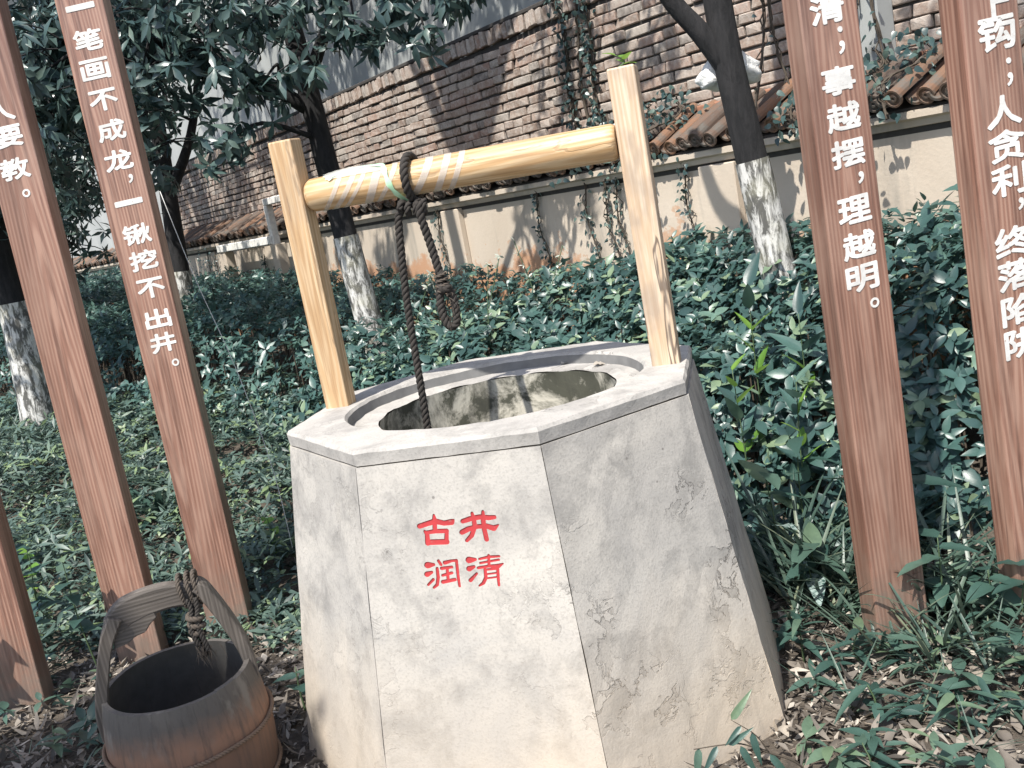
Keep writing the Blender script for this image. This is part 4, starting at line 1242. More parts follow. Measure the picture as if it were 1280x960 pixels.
    for i in range(nu + 1):
        for j in range(nv + 1):
            u, v = i / nu, j / nv
            an = 0.75 + 1.5 * v; lift = 0.002 + 0.008 * math.sin(PI * u) * math.sin(PI * v) + 0.002 * rr.random()
            V.append(on(0.075 + 0.19 * u - 0.03 * v + 0.006 * math.sin(j * 2.1), an, 0.0495 + lift))
    for i in range(nu):
        for j in range(nv): Fc.append((i * (nv + 1) + j, (i + 1) * (nv + 1) + j, (i + 1) * (nv + 1) + j + 1, i * (nv + 1) + j + 1))
    f = obj('plastic_film', mesh_from('plastic_film', V, Fc, fm.m, True))
    tag(f, 'crumpled clear plastic film lying over the top of the roller', 'film')
build_rope()

# ================================================================== inscribed posts
def glyph_mesh(ch, w, h, bold=0.0):
    c = bpy.data.curves.new('glyph', 'FONT'); c.body = ch; c.size = 1.0
    c.extrude = 0.0; c.offset = bold; c.resolution_u = 3
    o = bpy.data.objects.new('glyph', c); COL.objects.link(o)
    bpy.context.view_layer.update()
    me = bpy.data.meshes.new_from_object(o.evaluated_get(bpy.context.evaluated_depsgraph_get()))
    bpy.data.objects.remove(o)
    n = len(me.vertices); co = np.zeros(n * 3); me.vertices.foreach_get('co', co); co = co.reshape(-1, 3)
    lo, hi = co.min(0), co.max(0); mid = (lo + hi) / 2; ext = np.maximum(hi - lo, 1e-6)
    if ch in '，。；一':
        k = h if ch != '一' else w / ext[0]
        co = (co - mid) * k
        if ch == '一': co[:, 1] *= 1.7
    else:
        co = (co - mid) * np.array([w / ext[0], h / ext[1], 1])
    # a brush lettered lift towards the right-hand end of each stroke
    co[:, 1] += 0.05 * co[:, 0]
    bm = bmesh.new()
    # brush weight: the outline laid down three times, a hair apart
    fat = 0.0012 if ch in '，。；' else 0.0026
    for k, (dx, dy) in enumerate(((0, 0), (1, 0), (-1, 0), (0, 1), (0, -1), (.7, .7), (-.7, -.7), (.7, -.7), (-.7, .7))):
        vs = [bm.verts.new((p[0] + dx * fat, p[1] + dy * fat, 0.0009 + 0.00004 * k)) for p in co]
        for p in me.polygons:
            try: bm.faces.new([vs[i] for i in p.vertices])
            except ValueError: pass
    r = bmesh.ops.extrude_face_region(bm, geom=bm.faces[:])
    for v in r['geom']:
        if isinstance(v, bmesh.types.BMVert): v.co.z -= 0.0006
    return bm_mesh('character', bm, MAT['white_paint'])

POLE_W, POLE_D = 0.168, 0.085
def make_pole(x, y, rot, lean, text, label, h=2.75, cw=0.098, chh=0.068):
    E = empty('inscribed_post', (x, y, 0), math.radians(rot), label, 'post', 'inscribed timber posts around the well')
    E.rotation_euler = (0, lean, math.radians(rot))
    me = box_mesh('shaft', POLE_W, POLE_D, h + 0.08, MAT['pole'], 0.005, 2, base=True)
    obj('shaft', me, E, (0, POLE_D / 2, -0.08))
    for ch, u, z in text:
        w = cw; hh = chh
        if ch in '人上出井': w *= 0.95
        if ch in '，。；': hh = 0.085
        o = obj('character', glyph_mesh(ch, w, hh), E, (u, -0.0004, z), (PI / 2, 0, 0))
    return E
make_pole(-1.275, 3.75, 0, 0.009, [('一', .0, 2.385), ('笔', .0, 2.273), ('画', .0, 2.171), ('不', .004, 2.064), ('成', .006, 1.957), ('龙', .006, 1.851), ('，', .034, 1.78), ('一', .006, 1.698), ('锹', .008, 1.581), ('挖', .01, 1.485), ('不', .012, 1.38), ('出', .01, 1.265), ('井', .009, 1.174), ('。', .037, 1.093)],
          'reddish timber post whose white inscription ends with a character for well, behind the bucket')
make_pole(-1.590, 3.62, 0, 0.012, [('人', .0, 2.07), ('要', .004, 1.982), ('教', .0, 1.872), ('。', .018, 1.785)],
          'reddish timber post with only three large white characters low in view, partly behind bucket handle')
make_pole(-1.935, 3.37, 0, 0.012, [], 'reddish timber post without lettering in view, standing in bare soil away from bucket')
make_pole(0.998, 2.7, 12, -0.008, [('清', -.006, 1.798), ('；', .024, 1.716), ('事', .002, 1.616), ('越', .004, 1.522), ('摆', .004, 1.427), ('，', .034, 1.357), ('理', .003, 1.276), ('越', .004, 1.18), ('明', .002, 1.09), ('。', .03, 1.015)],
          'reddish timber post with nine white characters set beside the well in long grass', cw=0.095)
make_pole(1.370, 2.6, 12, -0.012, [('上', .012, 1.724), ('钩', .012, 1.653), ('；', .038, 1.556), ('人', .01, 1.462), ('贪', .01, 1.375), ('利', .008, 1.287), ('，', .036, 1.22), ('终', .0, 1.127), ('落', .0, 1.04), ('陷', .0, 0.947), ('阱', .0, 0.857)],
          'reddish brown timber post with white characters about greed, farthest from the bucket', cw=0.105, chh=0.075)

# ================================================================== the bucket
def build_bucket():
    cx, cy = -1.056, 2.600
    HB = 0.36
    t = NT('weathered_bucket_wood'); co = t.coord()
    z = t.sep(co)[2]
    n1 = t.noise(co, 9, 5, 0.65); fib = t.noise(t.mapping(co, (1, 1, 0.08)), 70, 4, 0.65)
    zz = t.math('ADD', z, t.math('MULTIPLY', t.math('SUBTRACT', n1, 0.5), 0.10))
    c = t.ramp(zz, [(0.0, (0.08, 0.052, 0.040)), (0.14, (0.14, 0.080, 0.055)), (0.235, (0.235, 0.128, 0.082)), (0.31, (0.095, 0.083, 0.072)), (0.40, (0.115, 0.105, 0.094))])
    c = t.mix(t.ramp(fib, [(0.48, 0.0), (0.72, 0.6)]), c, (0.055, 0.048, 0.042))
    c = t.mix(t.math('MULTIPLY', t.ramp(t.noise(t.mapping(co, (1, 1, 0.4)), 22, 4), [(0.56, 0.0), (0.70, 0.7)]), t.ramp(z, [(0.22, 0.0), (0.28, 1.0)])), c, (0.20, 0.18, 0.155))
    t.col(c); t.rough(0.75); t.bump(t.math('ADD', fib, n1), 0.45, 0.004)
    bw = t.m
    hw_ = m_wood('grey_handle_wood', (0.115, 0.098, 0.084), (0.045, 0.037, 0.031), (0.17, 0.148, 0.128), 0.7)
    hwx = m_wood('grey_cross_wood', (0.115, 0.098, 0.084), (0.045, 0.037, 0.031), (0.17, 0.148, 0.128), 0.7, along_x=True)
    E = empty('wooden_bucket', (cx, cy, 0), 0.30, 'old stave bucket with arched wooden handle standing beside the well', 'bucket')
    E.rotation_euler = (0.045, 0, 0.30); E.location.z = 0.008
    def R(z): return 0.190 + 0.032 * math.sin(PI * min(1, max(0, (z + 0.06) / 0.46)))
    NSV = 18; TH_ = 0.014
    for s in range(NSV):
        a0, a1 = 2 * PI * s / NSV + 0.0008, 2 * PI * (s + 1) / NSV - 0.0008
        V, Fc = [], []; na, nz = 4, 8
        rr = random.Random(s)
        top = HB + rr.uniform(-0.0012, 0.0012)
        for side in (0, 1):
            for j in range(nz + 1):
                z = 0.004 + (top - 0.004) * j / nz
                for i in range(na + 1):
                    a = a0 + (a1 - a0) * i / na; r = R(z) - side * TH_
                    V.append((r * math.cos(a), r * math.sin(a), z))
        o_ = (na + 1) * (nz + 1)
        ix = lambda s_, j, i: s_ * o_ + j * (na + 1) + i
        for j in range(nz):
            for i in range(na):
                Fc.append((ix(0, j, i), ix(0, j, i + 1), ix(0, j + 1, i + 1), ix(0, j + 1, i)))
                Fc.append((ix(1, j, i), ix(1, j + 1, i), ix(1, j + 1, i + 1), ix(1, j, i + 1)))
            for i, fl in ((0, False), (na, True)):
                f = (ix(0, j, i), ix(0, j + 1, i), ix(1, j + 1, i), ix(1, j, i)); Fc.append(f[::-1] if fl else f)
        for j in (0, nz):
            for i in range(na):
                Fc.append((ix(0, j, i), ix(0, j, i + 1), ix(1, j, i + 1), ix(1, j, i)))
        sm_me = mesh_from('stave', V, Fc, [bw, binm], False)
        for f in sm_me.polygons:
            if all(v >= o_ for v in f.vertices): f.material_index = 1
        obj('stave', sm_me, E)
    V = [(0.19 * math.cos(2 * PI * k / 32), 0.19 * math.sin(2 * PI * k / 32), 0.03) for k in range(32)]
    V2 = [(x, y, 0.012) for x, y, _ in V]
    obj('bottom_board', mesh_from('bottom_board', V + V2, [tuple(range(32)), tuple(range(63, 31, -1))] + [(k, 32 + k, 32 + (k + 1) % 32, (k + 1) % 32) for k in range(32)], bw), E)
    for zh in (0.205, 0.05):
        pts = [((R(zh) + 0.006) * math.cos(2 * PI * k / 40), (R(zh) + 0.006) * math.sin(2 * PI * k / 40), zh + 0.002 * math.sin(k)) for k in range(41)]
        obj('hoop', rope_mesh('hoop', pts, 0.0065, hoopm, 0.02, 2), E)
    # handle: two tall ear staves and an arched cross board
    def plank(outline, th, name, parent, y0=0.0, bevel=0.006):
        bm = bmesh.new()
        vs = [bm.verts.new((x, y0 - th / 2, z)) for x, z in outline]
        f = bm.faces.new(vs)
        r = bmesh.ops.extrude_face_region(bm, geom=[f])
        for v in r['geom']:
            if isinstance(v, bmesh.types.BMVert): v.co.y += th
        bmesh.ops.recalc_face_normals(bm, faces=bm.faces)
        bmesh.ops.bevel(bm, geom=bm.edges[:], offset=bevel, segments=2, affect='EDGES')
        return obj(name, bm_mesh(name, bm, hwx), parent)
    def ribbon(center, widths, name, th):
        """board following a curved centre line in the handle plane"""
        C = catmull([(x, 0, z) for x, z in center], 6); n = len(C)
        up_, lo_ = [], []
        for i, p in enumerate(C):
            tn = (C[min(i + 1, n - 1)] - C[max(i - 1, 0)]).normalized(); nn = Vector((-tn.z, 0, tn.x))
            w = np.interp(i / (n - 1), np.linspace(0, 1, len(widths)), widths) / 2
            up_.append(((p + nn * w).x, (p + nn * w).z)); lo_.append(((p - nn * w).x, (p - nn * w).z))
        V, Fc = [], []; m = 2 * n
        prof = [(-th / 2, 0.8), (-th / 2 + 0.004, 1.0), (th / 2 - 0.004, 1.0), (th / 2, 0.8)]
        for yy, k in prof:
            for (ux, uz), (lx, lz) in zip(up_, lo_):
                mx, mz = (ux + lx) / 2, (uz + lz) / 2
                V.append((mx + (ux - mx) * k, yy, mz + (uz - mz) * k)); V.append((mx + (lx - mx) * k, yy, mz + (lz - mz) * k))
        for q in range(3):
            for i in range(n - 1):
                for s_ in (0, 1): Fc.append((q * m + 2 * i + s_, q * m + 2 * i + 2 + s_, (q + 1) * m + 2 * i + 2 + s_, (q + 1) * m + 2 * i + s_))
            for i in (0, n - 1): Fc.append((q * m + 2 * i, q * m + 2 * i + 1, (q + 1) * m + 2 * i + 1, (q + 1) * m + 2 * i))
        for q in (0, 3):
            for i in range(n - 1): Fc.append((q * m + 2 * i, q * m + 2 * i + 1, q * m + 2 * i + 3, q * m + 2 * i + 2))
        bm = bmesh.new(); vv = [bm.verts.new(p) for p in V]
        for f in Fc: bm.faces.new([vv[i] for i in f])
        return obj(name, bm_mesh(name, bm, hwx if name == 'cross_board' else hw_), E)
    ribbon([(-0.204, 0.25), (-0.200, 0.34), (-0.152, 0.50), (-0.110, 0.577)], [0.030, 0.032, 0.034, 0.036], 'handle_ear', 0.075)
    ribbon([(0.196, 0.26), (0.192, 0.37), (0.166, 0.47), (0.125, 0.575), (0.105, 0.602)], [0.030, 0.034, 0.036, 0.036, 0.03], 'handle_ear', 0.070)
    ribbon([(-0.122, 0.548), (-0.075, 0.580), (0.0, 0.592), (0.06, 0.586), (0.120, 0.562)], [0.060, 0.076, 0.072, 0.064, 0.060], 'cross_board', 0.036)
    plank([(-0.128, 0.560), (-0.080, 0.556), (-0.012, 0.570), (-0.008, 0.545), (-0.030, 0.530), (-0.045, 0.512), (-0.072, 0.508), (-0.095, 0.494), (-0.130, 0.490)], 0.022, 'split_board', E, -0.006, 0.003)
    # the old rope on the handle: a thing of its own
    base = Matrix.Translation((cx, cy, 0.008)) @ Matrix.Rotation(0.30, 4, 'Z') @ Matrix.Rotation(0.045, 4, 'X')
    W_ = lambda x, y, z: base @ Vector((x + 0.045, y, z))
    K = empty('handle_rope', tuple(W_(0.03, 0, 0.63)), 0, 'frayed old rope knotted around the arched bucket handle', 'rope')
    k0 = W_(0.03, 0, 0.63)
    for dx in (0.012, 0.034, 0.052):
        pts = [W_(0.01 + dx + 0.004 * math.sin(k), 0.030 * math.cos(k * 2 * PI / 12) , 0.592 + 0.046 * math.sin(k * 2 * PI / 12)) - k0 for k in range(13)]
        obj('wrap', rope_mesh('wrap', pts, 0.006, MAT['rope2'], 0.03), K)
    for i, (dx, dy, ln) in enumerate(((0.03, -0.028, 0.13), (0.048, -0.034, 0.15), (0.040, -0.022, 0.17))):
        pts = [W_(dx + 0.006 * math.sin(i + k * 1.4), dy - 0.004 * k, 0.575 - ln * k / 5) - k0 for k in range(6)]
        obj('strand', rope_mesh('strand', pts, 0.007, MAT['rope'], 0.03), K)
    kn = [W_(0.04 + 0.018 * math.cos(k * 1.2), -0.03 + 0.016 * math.sin(k * 1.2), 0.535 - 0.004 * k) - k0 for k in range(16)]
    obj('knot', rope_mesh('knot', kn, 0.008, MAT['rope2'], 0.03), K)
    ac = Acc(); rr = random.Random(12)
    for k in range(40):
        p0 = W_(0.042 + rr.gauss(0, .012), -0.048 + rr.gauss(0, .008), 0.425 + rr.uniform(-0.01, 0.03)) - k0
        dv = Vector((rr.gauss(0, .3), rr.gauss(0, .3), -1)).normalized() * rr.uniform(0.02, 0.055)
        ac.tube([p0, p0 + dv * .5 + Vector((rr.gauss(0, .003), 0, 0)), p0 + dv], [0.0013, 0.001, 0.0005], n=4, cap=False)
    obj('frayed_fibres', ac.mesh('frayed_fibres', MAT['rope2']), K)
binm = plain('dark_bucket_inside', (0.075, 0.070, 0.064), 0.9)  # plain dark grey for the inner faces of the staves
hoopm = plain('hoop_cord', (0.17, 0.115, 0.08), 0.85)
build_bucket()
# ================================================================== small plants, each its own thing
def one_leaf(name, L, Wd, droop, fold, prof, mat, lod=1, wav=0.0):
    V, Ft, Fq, k = leaf_arrays(np.zeros((1, 3)), np.array([[1.0, 0, 0]]), np.array([[0, 0, 1.0]]), L, Wd, droop, fold, prof, 1)
    return mesh_from(name, V, [tuple(f) for f in Ft] + [tuple(f) for f in Fq], mat, True)

def fine_leaf(name, L, Wd, droop, fold, mat, n=9, ripple=0.0, base=0.55, seed=0):
    """a larger leaf with a midrib, side ribs and a rippled blade"""
    V, Fc = [], []
    for i in range(n + 1):
        t = i / n
        w = Wd / 2 * (math.sin(PI * (t ** base)) ** 0.8) + 0.0005
        for j in range(-2, 3):
            s = j / 2
            z = -droop * L * t * t + fold * abs(s) * w + ripple * math.sin(i * 2.6 + seed) * abs(s) * w - (0.0006 if j == 0 else 0)
            V.append((L * t, s * w, z))
    for i in range(n):
        for j in range(4): Fc.append((i * 5 + j, (i + 1) * 5 + j, (i + 1) * 5 + j + 1, i * 5 + j + 1))
    return mesh_from(name, V, Fc, mat, True)

def blade_mesh(name, L, w, arch, mat, n=9):
    V, Fc = [], []
    for i in range(n + 1):
        t = i / n; an = arch * t
        x = L * (math.sin(an * 0.9) / max(0.01, arch) if arch > 0.05 else 0) * 0.9 + 0.02 * L * t
        z = L * (t - 0.42 * arch * t * t * 0.8)
        ww = w / 2 * (1 - t ** 2.2) + 0.0003
        V += [(x, -ww, z + 0.25 * ww), (x, 0, z), (x, ww, z + 0.25 * ww)]
    for i in range(n):
        for k in range(2): Fc.append((3 * i + k, 3 * i + k + 1, 3 * i + k + 4, 3 * i + k + 3))
    return mesh_from(name, V, Fc, mat, True)

BLADES = [blade_mesh('blade', 0.30, 0.010, 1.3, MAT['grass']), blade_mesh('blade', 0.40, 0.012, 1.55, MAT['grass']), blade_mesh('blade', 0.22, 0.008, 0.9, MAT['grass']), blade_mesh('blade', 0.34, 0.011, 0.6, MAT['grass'])]
def grass_tuft(x, y, n, sc, label, group=None, seed=0, toward=None):
    r = random.Random(seed * 13 + 5)
    E = empty('grass_tuft', (x, y, gz(x, y) - 0.005), r.uniform(0, 6), label, 'grass', group)
    for i in range(n):
        o = obj('blade', r.choice(BLADES), E, (r.gauss(0, 0.014), r.gauss(0, 0.014), 0), (r.gauss(0, 0.12), r.gauss(0.1, 0.16), r.uniform(0, 6.28)))
        o.scale = (sc * r.uniform(0.75, 1.2),) * 3
TL = 'tuft of long arching grass blades around the foot of the inscribed posts'
for i, (x, y, n, sc) in enumerate(((1.06, 2.62, 20, 0.95), (1.16, 2.66, 18, 1.1), (0.94, 2.58, 12, 0.7), (1.24, 2.74, 18, 1.15), (1.32, 2.9, 18, 1.2), (1.12, 2.86, 14, 1.1), (1.45, 2.5, 14, 0.9), (1.22, 2.5, 12, 0.7), (1.2, 3.0, 18, 1.3), (1.36, 2.72, 16, 1.1), (0.90, 2.66, 14, 0.95), (1.02, 2.55, 14, 0.85), (1.12, 2.46, 14, 0.8), (1.34, 2.42, 14, 0.85), (1.24, 2.85, 16, 1.25))):
    grass_tuft(x, y, n, sc, TL, 'grass tufts by the posts', i)
TM = 'tuft of narrow grass growing against the shaded side of the well'
for i, (x, y, n, sc) in enumerate(((0.76, 3.2, 18, 1.1), (0.86, 3.05, 16, 1.0), (0.95, 3.28, 16, 1.15), (0.74, 2.95, 10, 0.7), (1.1, 3.2, 14, 1.2), (0.9, 2.86, 16, 0.9), (0.82, 3.14, 18, 1.2), (1.02, 3.04, 16, 1.1), (0.78, 3.05, 16, 1.1), (0.92, 3.2, 18, 1.3), (1.08, 2.95, 16, 1.2), (0.80, 3.25, 18, 1.4), (0.98, 3.12, 18, 1.4), (0.88, 2.95, 16, 1.2))):
    grass_tuft(x, y, n, sc, TM, 'grass tufts beside the well', 20 + i)
TN = 'small thin grass tuft in the dry leaves near the posts'
for i, (x, y, n, sc) in enumerate(((0.88, 2.32, 10, 0.5), (1.12, 2.2, 10, 0.55), (0.78, 2.55, 8, 0.45), (1.3, 2.25, 9, 0.5), (0.72, 2.42, 10, 0.6), (0.94, 2.14, 9, 0.5), (1.2, 2.05, 9, 0.5), (1.05, 2.62, 12, 0.7), (-1.5, 2.75, 9, 0.4), (-1.75, 3.0, 8, 0.4), (-1.42, 2.45, 9, 0.45), (0.98, 2.45, 9, 0.55))):
    grass_tuft(x, y, n, sc, TN, 'small grass tufts in the litter', 40 + i)

FL = [fine_leaf('leaf', 0.15, 0.058, 0.25, 0.2, MAT['leaf_big'], ripple=0.06), fine_leaf('leaf', 0.12, 0.05, 0.4, 0.15, MAT['leaf_big'], ripple=0.08, seed=2), fine_leaf('leaf', 0.10, 0.055, 0.15, 0.2, MAT['leaf_big'], ripple=0.05, seed=3)]
LA = [fine_leaf('leaf', 0.13, 0.028, 0.3, 0.25, MAT['leaf_big']), fine_leaf('leaf', 0.10, 0.024, 0.2, 0.25, MAT['leaf_big'])]
YL = [fine_leaf('leaf', 0.13, 0.042, 0.15, 0.2, MAT['leaf_hedge'], seed=1), fine_leaf('leaf', 0.10, 0.036, 0.1, 0.2, MAT['leaf_bright'], seed=4)]
WL = [fine_leaf('leaf', 0.11, 0.07, 0.35, 0.1, None, n=12, ripple=0.12, seed=5)]
vt = NT('mottled_silver_leaf'); vco = vt.coord()
vv_ = vt.voronoi(vco, 95, 'F1'); vt.col(vt.mix(vt.ramp(vv_, [(0.25, 0.0), (0.6, 1.0)]), (0.045, 0.095, 0.085), (0.30, 0.38, 0.36))); vt.rough(0.4); vt.bump(vv_, 0.5, 0.004)
WL[0].materials.clear(); WL[0].materials.append(vt.m)
WL.append(fine_leaf('leaf', 0.16, 0.05, 0.2, 0.12, vt.m, n=12, ripple=0.1, seed=7))

def leafy_plant(name, x, y, h, meshes, n, label, cat, group=None, seed=0, spread=0.5, droop=0.0, lean=(0, 0), z=None, sc=1.0, top=0.15):
    r = random.Random(seed)
    z0 = gz(x, y) - 0.005 if z is None else z
    E = empty(name, (x, y, z0), 0, label, cat, group)
    tip = Vector((lean[0], lean[1], h))
    P = catmull([Vector((0, 0, 0)), tip * 0.5 + Vector((r.gauss(0, .015), r.gauss(0, .015), 0)), tip], 5)
    ac = Acc(); ac.tube(P, [0.004 - 0.0024 * i / (len(P) - 1) for i in range(len(P))], n=6)
    obj('stem', ac.mesh('stem', MAT['gstem']), E)
    for i in range(n):
        t = top + (1 - top) * (i + 1) / n
        p = P[min(len(P) - 1, int(t * (len(P) - 1)))]
        o = obj('leaf', r.choice(meshes), E, tuple(p), (r.gauss(0, 0.2), -spread + r.gauss(0, 0.22) + droop, i * 2.4 + r.gauss(0, 0.3)))
        k = sc * r.uniform(0.75, 1.15); o.scale = (k, k, k)
    return E
# tall broad-leaved sprouts rising out of the shrub bed
G1 = 'broad leaved sprout standing taller than the shrubs beside the right windlass post'
for i, (x, y, h) in enumerate(((0.98, 3.9, 0.88), (1.12, 3.75, 0.74), (0.84, 3.75, 0.66), (1.02, 3.55, 0.60))):
    leafy_plant('broadleaf_sprout', x, y, h, YL, 9, G1, 'plant', 'tall sprouts in the shrub bed', 50 + i, 0.7, sc=1.15, top=0.45)
G2 = 'coarse leaved plant with big ribbed leaves between well and inscribed post'
for i, (x, y, h) in enumerate(((0.80, 3.30, 0.40), (0.96, 3.42, 0.46), (1.10, 3.30, 0.40), (0.86, 3.05, 0.22))):
    leafy_plant('ribbed_plant', x, y, h, FL + [WL[1]], 8, G2, 'plant', 'ribbed plants beside the well', 70 + i, 0.25, sc=1.15, top=0.2)
leafy_plant('mottled_plant', 0.83, 3.02, 0.16, [WL[0]], 2, 'small plant with round silver mottled leaf in the shade by the well', 'plant', None, 82, -0.5, sc=0.85)
G3 = 'broad dark leaved plant at the foot of the inscribed post'
for i, (x, y, h) in enumerate(((1.13, 2.72, 0.30), (1.22, 2.62, 0.22), (1.30, 2.56, 0.24), (1.14, 2.95, 0.45))):
    leafy_plant('broadleaf_weed', x, y, h, FL, 7, G3, 'plant', 'broad leaved weeds by the posts', 90 + i, 0.2, top=0.3)
# the sprig of lance leaves against the well's foot
def sprig():
    b0 = Vector((0.53, 2.16, 0.0))
    E = empty('leafy_sprig', tuple(b0), 0, 'thin sprig of dark lance leaves lying against the foot of the well', 'plant')
    main = [Vector(q) - b0 for q in ((0.53, 2.16, 0.0), (0.50, 2.14, 0.06), (0.437, 2.13, 0.105), (0.376, 2.125, 0.143), (0.328, 2.125, 0.150), (0.262, 2.12, 0.155))]
    side = [Vector(q) - b0 for q in ((0.437, 2.13, 0.105), (0.410, 2.125, 0.160), (0.358, 2.12, 0.212))]
    ac = Acc()
    for pth, r0 in ((main, 0.0028), (side, 0.0020)):
        Q = catmull(pth, 6); ac.tube(Q, [r0 * (1 - 0.6 * i / (len(Q) - 1)) for i in range(len(Q))], n=6)
    obj('stem', ac.mesh('stem', MAT['stem']), E)
    for (x0, z0), (x1, z1), dy in (((0.36, 0.21), (0.404, 0.268), -0.01), ((0.345, 0.148), (0.392, 0.184), -0.02), ((0.402, 0.168), (0.406, 0.105), -0.03), ((0.275, 0.154), (0.254, 0.085), -0.02),
                                   ((0.318, 0.150), (0.276, 0.112), -0.03), ((0.372, 0.140), (0.392, 0.080), -0.03), ((0.437, 0.105), (0.470, 0.050), -0.03), ((0.38, 0.19), (0.34, 0.165), -0.02)):
        d = Vector((x1 - x0, dy, z1 - z0)); L = d.length; d.normalize()
        nr = Vector((-0.25, -0.9, 0.35)); nr = (nr - d * nr.dot(d)).normalized()
        o = obj('leaf', LA[0], E)
        Mx = Matrix((d, nr.cross(d), nr)).transposed().to_4x4() @ Matrix.Scale(L / 0.13 * 1.12, 4)
        Mx.translation = Vector((x0, 2.123, z0)) - b0
        o.matrix_local = Mx
sprig()
G4 = 'low lance leaved weed with spreading leaves in the litter'
for i, (x, y, h) in enumerate(((0.76, 2.36, 0.10), (0.92, 2.22, 0.12), (0.84, 2.62, 0.12), (1.02, 2.32, 0.10), (0.70, 2.72, 0.14), (1.20, 2.36, 0.12), (0.66, 2.14, 0.08))):
    leafy_plant('lance_weed', x, y, h, LA, 8, G4, 'plant', 'lance leaved weeds in the litter', 110 + i, 0.1, sc=0.95, top=0.3)
# heart leaved creepers on the left
HL = [fine_leaf('leaf', 0.085, 0.075, 0.2, 0.1, MAT['leaf_big'], n=8, base=0.36), fine_leaf('leaf', 0.065, 0.06, 0.3, 0.1, MAT['leaf_big'], n=8, base=0.36, seed=2)]
HB_ = [fine_leaf('leaf', 0.06, 0.055, 0.2, 0.1, MAT['leaf_bright'], n=8, base=0.36)]
G5 = 'heart leaved creeper climbing through the cover beside the plain timber post'
for i, (x, y, h) in enumerate(((-1.72, 3.55, 0.50), (-1.98, 3.66, 0.52), (-2.12, 4.0, 0.42), (-2.05, 3.28, 0.50), (-1.86, 4.3, 0.40), (-2.35, 4.5, 0.42))):
    leafy_plant('heart_creeper', x, y, h, HL, 11, G5, 'plant', 'heart leaved creepers', 130 + i, 0.15, lean=(0.06 * math.sin(i), -0.05), top=0.35)
G6 = 'bright yellow green young creeper lit by the sun among the cover'
for i, (x, y, h) in enumerate(((-1.95, 4.6, 0.30), (-2.2, 4.2, 0.36), (-1.72, 4.05, 0.26), (-1.18, 4.3, 0.28), (-1.02, 4.6, 0.34))):
    leafy_plant('young_creeper', x, y, h, HB_, 8, G6, 'plant', 'bright young creepers', 150 + i, 0.3, top=0.4)
G7 = 'weed with drooping pointed leaves in the soil beside the bucket'
for i, (x, y, h) in enumerate(((-1.62, 2.95, 0.12), (-1.45, 2.65, 0.12), (-0.78, 3.10, 0.26), (-0.70, 3.22, 0.34), (-1.95, 3.0, 0.16), (-0.84, 2.98, 0.16), (-1.30, 2.46, 0.10))):
    leafy_plant('pointed_weed', x, y, h, FL, 6, G7, 'plant', 'weeds beside the bucket', 170 + i, 0.05, sc=0.62, top=0.3)

# rosette of stiff sword leaves
def rosette(x, y, label):
    E = empty('sword_leaf_rosette', (x, y, gz(x, y)), 0, label, 'plant')
    me = fine_leaf('leaf', 0.55, 0.075, 0.25, 0.35, MAT['leaf_big'], n=10, base=0.62)
    for i in range(13):
        o = obj('leaf', me, E, (0, 0, 0.02), (0, -0.35 - 0.06 * i + 0.1 * math.sin(i * 7), i * 2.4)); k = 0.75 + 0.25 * math.sin(i * 3.1); o.scale = (k, k, k)
rosette(-1.98, 5.2, 'rosette of stiff sword shaped leaves among the low ground cover')

# tiny sprout on the cracked post
leafy_plant('post_sprout', 0.425, 2.735, 0.035, [fine_leaf('leaf', 0.035, 0.02, 0.2, 0.2, MAT['leaf_bright'])], 5, 'tiny bright green sprout growing on top of the cracked post', 'plant', None, 190, 0.4, z=1.7495)

# ------------------------------------------------------------------ vines on the walls
def vine(label, pts, r=0.006, leaves=40, Lf=0.035, group=None, mat='leaf_tree', seed=0, spread=0.03):
    rr = random.Random(seed)
    P = catmull(pts, 8); b = P[0].copy()
    E = empty('climbing_vine', tuple(b), 0, label, 'vine', group)
    ac = Acc(); ac.tube([p - b for p in P], [r * (1 - 0.5 * i / len(P)) for i in range(len(P))], n=6)
    for _ in range(2):
        Q = [p - b + Vector((rr.gauss(0, .012), rr.gauss(0, .008), 0)) for p in P]; ac.tube(Q, r * 0.5, n=5)
    obj('stem', ac.mesh('stem', MAT['stem']), E)
    if leaves:
        pos, d, nr = [], [], []
        for _ in range(leaves):
            p = P[rr.randrange(len(P))] - b + Vector((rr.gauss(0, spread), rr.gauss(0, spread), rr.gauss(0, 0.03)))
            pos.append(tuple(p + Vector((-0.845, -0.534, 0)) * rr.uniform(0.005, 0.03)))
            d.append((rr.gauss(0, .5), rr.gauss(0, .5), rr.uniform(-1, 0.1))); nr.append((-0.7 + rr.gauss(0, .3), -0.55 + rr.gauss(0, .3), 0.45))
        o = obj('foliage', leaves_mesh('foliage', MAT[mat], np.array(pos), np.array(d), np.array(nr), Lf, Lf * 0.62, 0.15, 0.15, 'heart', 1), E)
def wp(s, w, z):
    q = wall_pt(s, w); return (q[0], q[1], z)
VG = 'thin dark leafy vine hanging down the face of the low beige wall'
